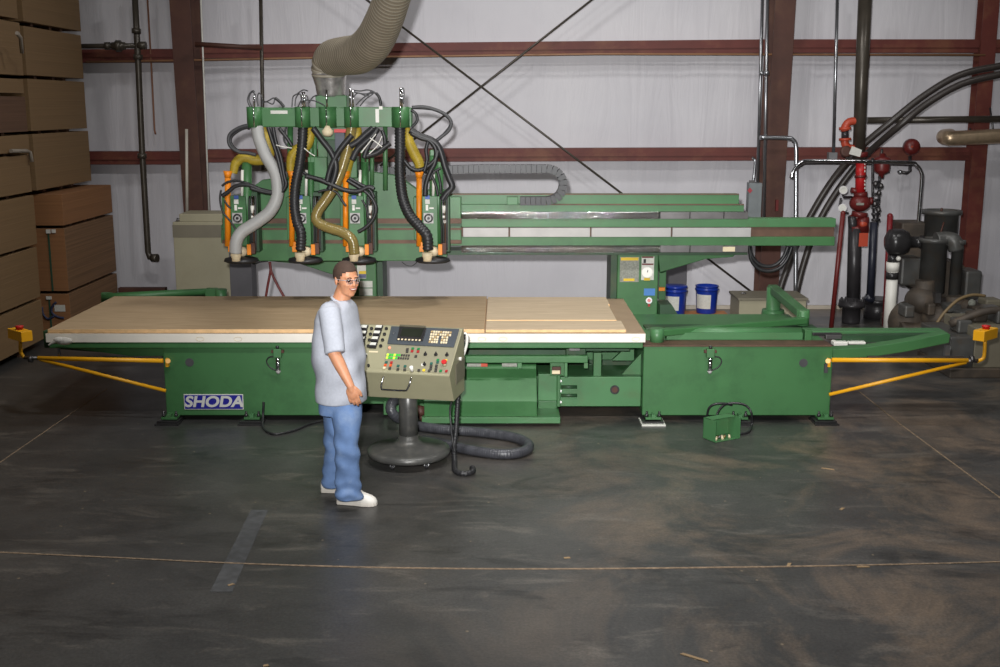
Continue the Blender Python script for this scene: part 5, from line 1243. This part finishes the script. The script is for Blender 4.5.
# head frame
HC = W(346.3,279.4,7.66); fa = R(-50)      # facing the camera's right
fx_ = Vector((math.cos(fa), math.sin(fa), 0)); ly_ = Vector((-math.sin(fa), math.cos(fa), 0)); uz_ = Vector((0,0,1))
tilt = R(4)
HR = Matrix((fx_, ly_, uz_)).transposed() @ Matrix.Rotation(tilt,3,'Y')
HR = HR * 0.97
def hp(x, y, z): return HC + HR @ Vector((x,y,z))
body = MB()
body.ell(hp(-0.014,0,0.034), (0.096,0.077,0.090), HR)
body.ell(hp(0.030,0,-0.022), (0.063,0.064,0.088), HR)
body.ell(hp(0.028,0,-0.072), (0.055,0.055,0.042), HR)
body.ell(hp(0.062,0,-0.094), (0.022,0.026,0.018), HR)            # chin
for s_ in (1,-1):
    body.ell(hp(0.060,0.034*s_,-0.026), (0.026,0.024,0.022), HR)  # cheeks
    body.ell(hp(0.071,0.028*s_,0.026), (0.016,0.026,0.009), HR)  # brow
    body.ell(hp(0.005,0.045*s_,-0.058), (0.036,0.016,0.028), HR) # jaw angle
    body.ell(hp(-0.010,0.078*s_,-0.006), (0.017,0.010,0.031), HR @ Matrix.Rotation(R(-14),3,'Y') @ Matrix.Rotation(R(18*s_),3,'Z'))  # ear
    body.ell(hp(0.087,0.011*s_,-0.026), (0.011,0.009,0.008), HR) # nostril
body.capsule(hp(0.084,0,0.016), 0.008, hp(0.101,0,-0.022), 0.0115)
body.ell(hp(0.083,0,-0.052), (0.014,0.024,0.016), HR)            # mouth mound
# neck and trunk
NB = W(340.5,302,7.67)
body.capsule(hp(-0.012,0,-0.055), 0.056, NB, 0.062)
sh_n = W(329,311,7.48); sh_f = W(344,308,7.86)
body.capsule(sh_n+Vector((0.01,0.02,-0.02)), 0.045, sh_f+Vector((0,-0.02,-0.02)), 0.045)
body.ell(W(337,335,7.66), (0.115,0.16,0.20)); body.ell(W(339,372,7.66), (0.115,0.15,0.18))
# near arm: upper arm, forearm, hand
el_n = W(333.5,352,7.40); wr_n = W(350.5,386,7.33)
body.capsule(sh_n+Vector((0.01,0.01,-0.03)), 0.042, el_n, 0.043); body.capsule(el_n, 0.043, el_n.lerp(wr_n,0.35), 0.042); body.capsule(el_n.lerp(wr_n,0.35), 0.042, wr_n, 0.027)
el_f = W(352,350,7.88); wr_f = W(360,380,7.80)
body.capsule(sh_f+Vector((0,0,-0.03)), 0.042, el_f, 0.043); body.capsule(el_f, 0.042, wr_f, 0.027); body.ell(W(362,388,7.79),(0.03,0.03,0.05))
# hand: palm faces the thigh, fingers slightly curled
dn = Vector((0.20,0.02,-1.0)).normalized(); fwd = Vector((1,0,0.2)).normalized(); wrn = wr_n
pc = wrn + dn*0.045
hd_ = Matrix((fwd, dn.cross(fwd).normalized(), -dn)).transposed()
body.ell(pc, (0.040,0.018,0.050), hd_); body.capsule(wrn,0.026,wrn+dn*0.03,0.024)
for i, (fo, L1, L2, L3) in enumerate(((0.030,0.036,0.024,0.018),(0.011,0.040,0.027,0.019),(-0.009,0.037,0.025,0.018),(-0.027,0.029,0.019,0.016))):
    k0 = wrn + dn*(0.082-0.006*abs(i-1)) + fwd*fo + Vector((0,-0.002,0))
    d1 = (dn + Vector((0.02,0.28,0)) + fwd*0.05*(1.5-i)).normalized(); d2 = (dn + Vector((0,0.85,0))).normalized(); d3 = (dn*0.6 + Vector((0,1.1,0))).normalized()
    k1 = k0 + d1*L1; k2 = k1 + d2*L2; k3 = k2 + d3*L3
    body.capsule(k0-dn*0.02,0.0098,k1,0.0088,10); body.capsule(k1,0.0088,k2,0.0080,10); body.capsule(k2,0.0080,k3,0.0072,10)
t0 = wrn + dn*0.020 + fwd*0.026; t1 = t0 + (dn*0.75+fwd*0.55+Vector((0,0.15,0))).normalized()*0.042; t2 = t1 + (dn*1.0+fwd*0.12+Vector((0,0.3,0))).normalized()*0.030
body.capsule(t0,0.014,t1,0.0108,10); body.capsule(t1,0.0108,t2,0.0088,10)
# legs and hips under the clothes
hip_n = W(342,398,Yn+0.04); hip_f = W(341,396,Yf-0.04); kn_n = W(348.5,446,Yn-0.01); an_n = W(347,492,Yn); kn_f = W(338,440,Yf-0.02); an_f = W(330.5,482,Yf)
body.ell((hip_n+hip_f)/2, (0.11,0.15,0.11))
for a_, b_, c_ in ((hip_n,kn_n,an_n),(hip_f,kn_f,an_f)):
    body.capsule(a_,0.075,b_,0.052); body.capsule(b_,0.05,c_,0.036)
BODY = finish(body, 'body', SKIN, man, 0.0042, 4)
# ---- shirt
def ring_loft(mb, rings, seg=36, yaw=0.0, pw=2.4):
    """rings: (centre, rx, ry)"""
    vs = []; n = len(rings)
    for c, rx, ry in rings:
        for k in range(seg):
            a = 2*math.pi*k/seg; ca, sa = math.cos(a), math.sin(a)
            x = rx*math.copysign(abs(ca)**(2/pw), ca); y = ry*math.copysign(abs(sa)**(2/pw), sa)
            vs.append(Vector((c.x + x*math.cos(yaw)-y*math.sin(yaw), c.y + x*math.sin(yaw)+y*math.cos(yaw), c.z)))
    fs = [(i*seg+k, i*seg+(k+1)%seg, (i+1)*seg+(k+1)%seg, (i+1)*seg+k) for i in range(n-1) for k in range(seg)]
    fs += [list(range(seg))[::-1], [(n-1)*seg+k for k in range(seg)]]
    mb.add(vs, fs, True); return mb
px2 = 7.66/ (FOC*1.0)*1.035
def tr(x0, x1, y, dep, Y=7.66):
    c = W((x0+x1)/2, y, Y); return (c, abs(W(x1,y,Y).x-W(x0,y,Y).x)/2, dep)
def torso():
    mb = MB()
    ring_loft(mb, [tr(316.5,366,400,0.185,7.65), tr(316,367,394,0.19,7.65), tr(315.5,366,380,0.19), tr(315,364,362,0.19), tr(315,361.5,345,0.195), tr(316,359,330,0.20), tr(317,356.5,318,0.205), tr(321,354,309,0.195), tr(323.5,353.5,306,0.165), tr(327,352.5,303,0.125), tr(330,351.5,301,0.09), tr(331.5,350.5,299.5,0.075)], yaw=R(-14))
    mb.capsule(sh_n+Vector((0,0.03,-0.012)), 0.072, sh_f+Vector((0,-0.03,-0.012)), 0.072)
    # sleeves
    for a_, b_ in ((sh_n+Vector((0.0,0.02,-0.01)), W(335,353.5,7.395)), (sh_f, el_f)):
        d = (b_-a_).normalized(); mb.tube([a_-d*0.02, a_.lerp(b_,0.5), b_-d*0.006, b_], 0, 20, rad=[0.074,0.073,0.069,0.067])
    return mb
def fold(co):
    # soft drapery folds
    x, y, z = co.x, co.y, co.z
    f = math.sin(z*16+x*14+math.sin(y*9)*1.6)*0.006 + math.sin(x*30+z*7+y*11)*0.005 + math.sin(z*34-x*21)*0.003
    k = min(1, max(0, (1.5-z)/0.5)); n = Vector((x-0.0, y, 0)); n = n.normalized() if n.length > 1e-5 else n
    return co + n*f*k*1.5
SH_ = finish(torso(), 'tshirt', SHIRT, man, 0.008, 5, fold)
# collar rib
cc_ = W(341,299.5,7.665)
MB().tube([(cc_.x+0.062*math.cos(R(k)), cc_.y+0.072*math.sin(R(k)), cc_.z-0.022*math.cos(R(k)+0.5)+0.002) for k in range(0,361,15)], 0.010, 10, caps=False).build('collar', SHIRT, SH_)
# ---- jeans
def jeans():
    mb = MB()
    ring_loft(mb, [tr(320,361,412,0.16), tr(319.5,361.5,402,0.165), tr(319,361,392,0.165), tr(320,361,380,0.155)], yaw=R(-8))
    def leg(rings, Y):
        ring_loft(mb, [(W((a+b)/2, y, Y+dy), abs(W(b,y,Y).x-W(a,y,Y).x)/2, d) for a, b, y, d, dy in rings], pw=2.1)
    leg([(336.5,362,498,0.092,0.0),(336,361.5,493,0.090,0),(335.5,361,484,0.086,0),(335,360,468,0.090,0),(334,359.5,450,0.096,-0.01),(333.5,360,432,0.10,0),(330,361.5,415,0.11,0.02),(326,361.5,400,0.11,0.04)], Yn)
    leg([(322,342,485.5,0.085,0.0),(322,342,478,0.082,0),(323,345,462,0.085,0),(324,349,440,0.095,-0.01),(323.5,352,422,0.105,-0.02),(321.5,356,405,0.11,-0.03)], Yf)
    return mb
def denimfold(co):
    x, y, z = co.x, co.y, co.z
    low = max(0, 1-z/0.30); kn = math.exp(-((z-0.42)/0.12)**2)
    f = math.sin(z*70+math.sin(x*24+y*13)*1.8)*0.012*low + math.sin(z*44+x*26)*0.007*kn + math.sin(x*34+y*20+z*6)*0.005 + math.sin(z*23+x*50)*0.003
    n = Vector((x-0.0, y-(-0.10 if y < 0.02 else 0.16), 0)); n = n.normalized() if n.length > 1e-5 else n
    return co + n*f
JN = finish(jeans(), 'jeans', DENIM, man, 0.007, 5, denimfold)
# ---- shoes
def shoe(heel, toe, name='shoe'):
    a = Vector(heel); b = Vector(toe); a.z = b.z = 0; d = (b-a); L_ = d.length; d.normalize(); ang = math.atan2(d.y, d.x)
    M_ = Matrix.Translation(a) @ Matrix.Rotation(ang,4,'Z')
    out = [(0.0,0.025),(0.01,0.036),(0.06,0.038),(0.13,0.040),(0.19,0.049),(0.24,0.047),(0.275,0.034),(0.29,0.015)]
    k = L_/0.29
    def ringz(z, sc, x0=0.0, x1=1.0):
        pts = []
        for x, w_ in out: pts.append((max(x0*L_,min(x1*L_,x*k)), w_*sc))
        for x, w_ in reversed(out): pts.append((max(x0*L_,min(x1*L_,x*k)), -w_*sc))
        return [Vector((p, q, z)) for p, q in pts]
    rs = [ringz(0.022,1.0), ringz(0.045,0.98,0.0,0.99)]
    # upper: follows a height profile
    mb = MB(); n = 24; seg = 16; vs = []
    prof = [(0.0,0.08),(0.05,0.11),(0.12,0.12),(0.22,0.125),(0.33,0.128),(0.42,0.122),(0.52,0.110),(0.64,0.094),(0.76,0.080),(0.88,0.068),(0.96,0.052),(1.0,0.032)]
    def ip(tbl, t):
        for i in range(len(tbl)-1):
            if t <= tbl[i+1][0]: q = (t-tbl[i][0])/(tbl[i+1][0]-tbl[i][0]); return tbl[i][1]*(1-q)+tbl[i+1][1]*q
        return tbl[-1][1]
    wt = [(x/0.29, w_) for x, w_ in out]
    for i in range(n+1):
        t_ = i/n; h = ip(prof,t_); w_ = ip(wt,t_)*0.97
        for j in range(seg+1):
            a_ = math.pi*j/seg; vs.append(M_ @ Vector((t_*L_, w_*math.copysign(abs(math.cos(a_))**0.7,math.cos(a_)), 0.02+(h-0.02)*max(0,math.sin(a_))**0.8)))
    fs = [(i*(seg+1)+j, i*(seg+1)+j+1, (i+1)*(seg+1)+j+1, (i+1)*(seg+1)+j) for i in range(n) for j in range(seg)]
    fs += [[i*(seg+1) for i in range(n+1)] + [i*(seg+1)+seg for i in range(n,-1,-1)], [j for j in range(seg+1)], [n*(seg+1)+j for j in range(seg+1)]]
    mb.add(vs, fs, True); sh = mb.build(name, SHOE, man)
    MB().prism([(p.x,p.y) for p in ringz(0,1.04)], 0.001, 0.026, 'z', M_).build('sole', SOLE, sh, bevel=0.004)
    for q in range(4):
        x = L_*(0.40+0.065*q); hz_ = ip(prof, x/L_)
        MB().tube([M_ @ Vector((x,-0.024,hz_-0.006)), M_ @ Vector((x+0.004,0,hz_+0.004)), M_ @ Vector((x,0.024,hz_-0.006))], 0.004, 6, sub=3).build('lace', SHOE, sh)
    return sh
shoe(F(337.5,503), F(377,505.5)); 
shoe(F(321.5,491.5), F(352,492))
# ---- hair, face
def hair():
    mb = MB(); seg, rings = 40, 26; c = Vector((-0.015,0,0.036)); r = Vector((0.1005,0.0815,0.0945)); vs = []; ok = {}
    for i in range(rings+1):
        th_ = math.pi*i/rings
        for k in range(seg):
            a = 2*math.pi*k/seg; vs.append(Vector((c.x+r.x*math.sin(th_)*math.cos(a), c.y+r.y*math.sin(th_)*math.sin(a), c.z+r.z*math.cos(th_))))
    fs = []
    for i in range(rings):
        for k in range(seg):
            q = (i*seg+k, i*seg+(k+1)%seg, (i+1)*seg+(k+1)%seg, (i+1)*seg+k); m_ = sum((vs[j] for j in q), Vector())/4
            front = 0.062 + 0.01*math.cos(m_.y*40)
            lim = -0.045 if m_.x < -0.03 else (-0.045+(m_.x+0.03)*1.0 if m_.x < 0.0 else (-0.015+(m_.x)*1.3))
            if m_.x > 0.045: lim = 0.052+(m_.x-0.045)*0.7
            if m_.z > lim: fs.append(q)
    o = MB().add([hp(*v) for v in vs], fs, True).build('hair', HAIR, man)
    s = o.modifiers.new('t','SOLIDIFY'); s.thickness = 0.006; s.offset = -1
    return o
hair()
for s_ in (1,-1):
    e = MB().ell(hp(0.0775,0.029*s_,0.008), (0.008,0.0125,0.0065), HR).build('eye', EYE, man)
    MB().ell(hp(0.0842,0.0285*s_,0.008), (0.003,0.0055,0.0055), HR).build('iris', IRIS, e)
    MB().tube([hp(0.084,0.012*s_,0.0245),hp(0.0875,0.028*s_,0.0295),hp(0.076,0.046*s_,0.0245)], 0.0036, 8, sub=4).build('eyebrow', HAIR, man)
MB().tube([hp(0.090,0.021,-0.0475),hp(0.0955,0.011,-0.0505),hp(0.0975,0,-0.0515),hp(0.0955,-0.011,-0.0505),hp(0.090,-0.021,-0.0475)], 0.0042, 8, sub=4).build('mouth_teeth', TEETH, man)
MB().tube([hp(0.088,0.030,-0.0435),hp(0.0975,0.013,-0.0450),hp(0.100,0,-0.0455),hp(0.0975,-0.013,-0.0450),hp(0.088,-0.030,-0.0435)], 0.0033, 8, sub=4).build('upper_lip', LIP, man)
MB().tube([hp(0.088,0.029,-0.049),hp(0.0965,0.014,-0.058),hp(0.0985,0,-0.0585),hp(0.0965,-0.014,-0.0565),hp(0.088,-0.029,-0.049)], 0.0036, 8, sub=4).build('lower_lip', LIP, man)
# safety glasses
GL = bpy.data.materials.new('clear_lens'); GL.use_nodes = True; b_ = GL.node_tree.nodes['Principled BSDF']; b_.inputs['Transmission Weight'].default_value = 1.0; b_.inputs['Roughness'].default_value = 0.03; b_.inputs['IOR'].default_value = 1.2; b_.inputs['Base Color'].default_value = (0.9,0.93,1,1)
gl = MB()
fr = MB()
for s_ in (1,-1):
    rim = [(0.1005,0.006,0.014),(0.1005,0.014,0.019),(0.096,0.034,0.020),(0.086,0.052,0.016),(0.083,0.054,0.002),(0.090,0.045,-0.012),(0.098,0.026,-0.014),(0.1005,0.010,-0.008)]
    pts = [hp(x, y*s_, z) for x, y, z in rim]
    fr.tube(pts+[pts[0]], 0.0011, 6)
    L_ = MB().add([hp((x),y*s_,z) for x, y, z in rim]+[hp(x-0.002,y*s_,z) for x, y, z in rim], [list(range(8)), list(range(15,7,-1))]+[(i,(i+1)%8,(i+1)%8+8,i+8) for i in range(8)]); 
    gl = L_
    fr.tube([hp(0.085,0.054*s_,0.013), hp(0.050,0.078*s_,0.012), hp(-0.005,0.087*s_,0.010), hp(-0.022,0.084*s_,-0.006)], 0.0018, 8, sub=4)
    if s_ == 1: lensA = L_
    else: lensB = L_
fr.tube([hp(0.1005,0.007,0.010),hp(0.104,0,0.013),hp(0.1005,-0.007,0.010)], 0.002, 6)
FR = fr.build('safety_glasses', mat('clear_frame', srgb(150,156,166), 0.2), man)
lensA.build('lens', GL, FR); lensB.build('lens', GL, FR)
# ================================================================== CAMERA, LIGHT
cam = bpy.data.cameras.new('camera'); co = bpy.data.objects.new('camera', cam); COL.objects.link(co)
co.location = (0,0,CH); co.rotation_euler = (R(90)-PITCH, 0, 0)
cam.sensor_width = 36; cam.lens = FOC/1000*36; cam.clip_end = 100
scn.camera = co
w = bpy.data.worlds.new('hall'); scn.world = w; w.use_nodes = True   # the hall is closed: only lamps and the flash light it
w.node_tree.nodes['Background'].inputs[0].default_value = (0.80,0.86,1.0,1); w.node_tree.nodes['Background'].inputs[1].default_value = AMB
def area(name, loc, rot, size, power, col, shape='DISK', sy=None):
    l = bpy.data.lights.new(name, 'AREA'); l.energy = power; l.color = col; l.shape = shape; l.size = size
    if sy: l.size_y = sy
    o = bpy.data.objects.new(name, l); COL.objects.link(o); o.location = loc; o.rotation_euler = rot; return o
for x, y, pw in ((-1.2,6.0,1.8),(1.8,6.0,2.1),(0.9,11.0,1.3),(-5.5,10.5,0.30),(6.0,10.5,0.5),(-3.0,-4,0.4),(3.0,-4,0.4)):
    area('high_bay_lamp', (x, y, 7.4), (0,0,0), 0.8, BAY*pw, (1.0,0.985,0.96))
l = bpy.data.lights.new('camera_flash', 'SPOT'); l.energy = FLASH; l.spot_size = R(FSIZE); l.spot_blend = 1.0; l.shadow_soft_size = 0.06; l.color = (1.0,0.99,0.98)
o = bpy.data.objects.new('camera_flash', l); COL.objects.link(o); o.location = (-0.14,0.02,3.02)
d = Vector((0.9,12.5,1.9))-o.location; o.rotation_euler = d.to_track_quat('-Z','Y').to_euler()
scn.view_settings.view_transform = 'Standard'; scn.view_settings.look = 'None'; scn.view_settings.gamma = 1.0; scn.view_settings.use_curve_mapping = False
scn.view_settings.exposure = EXPO
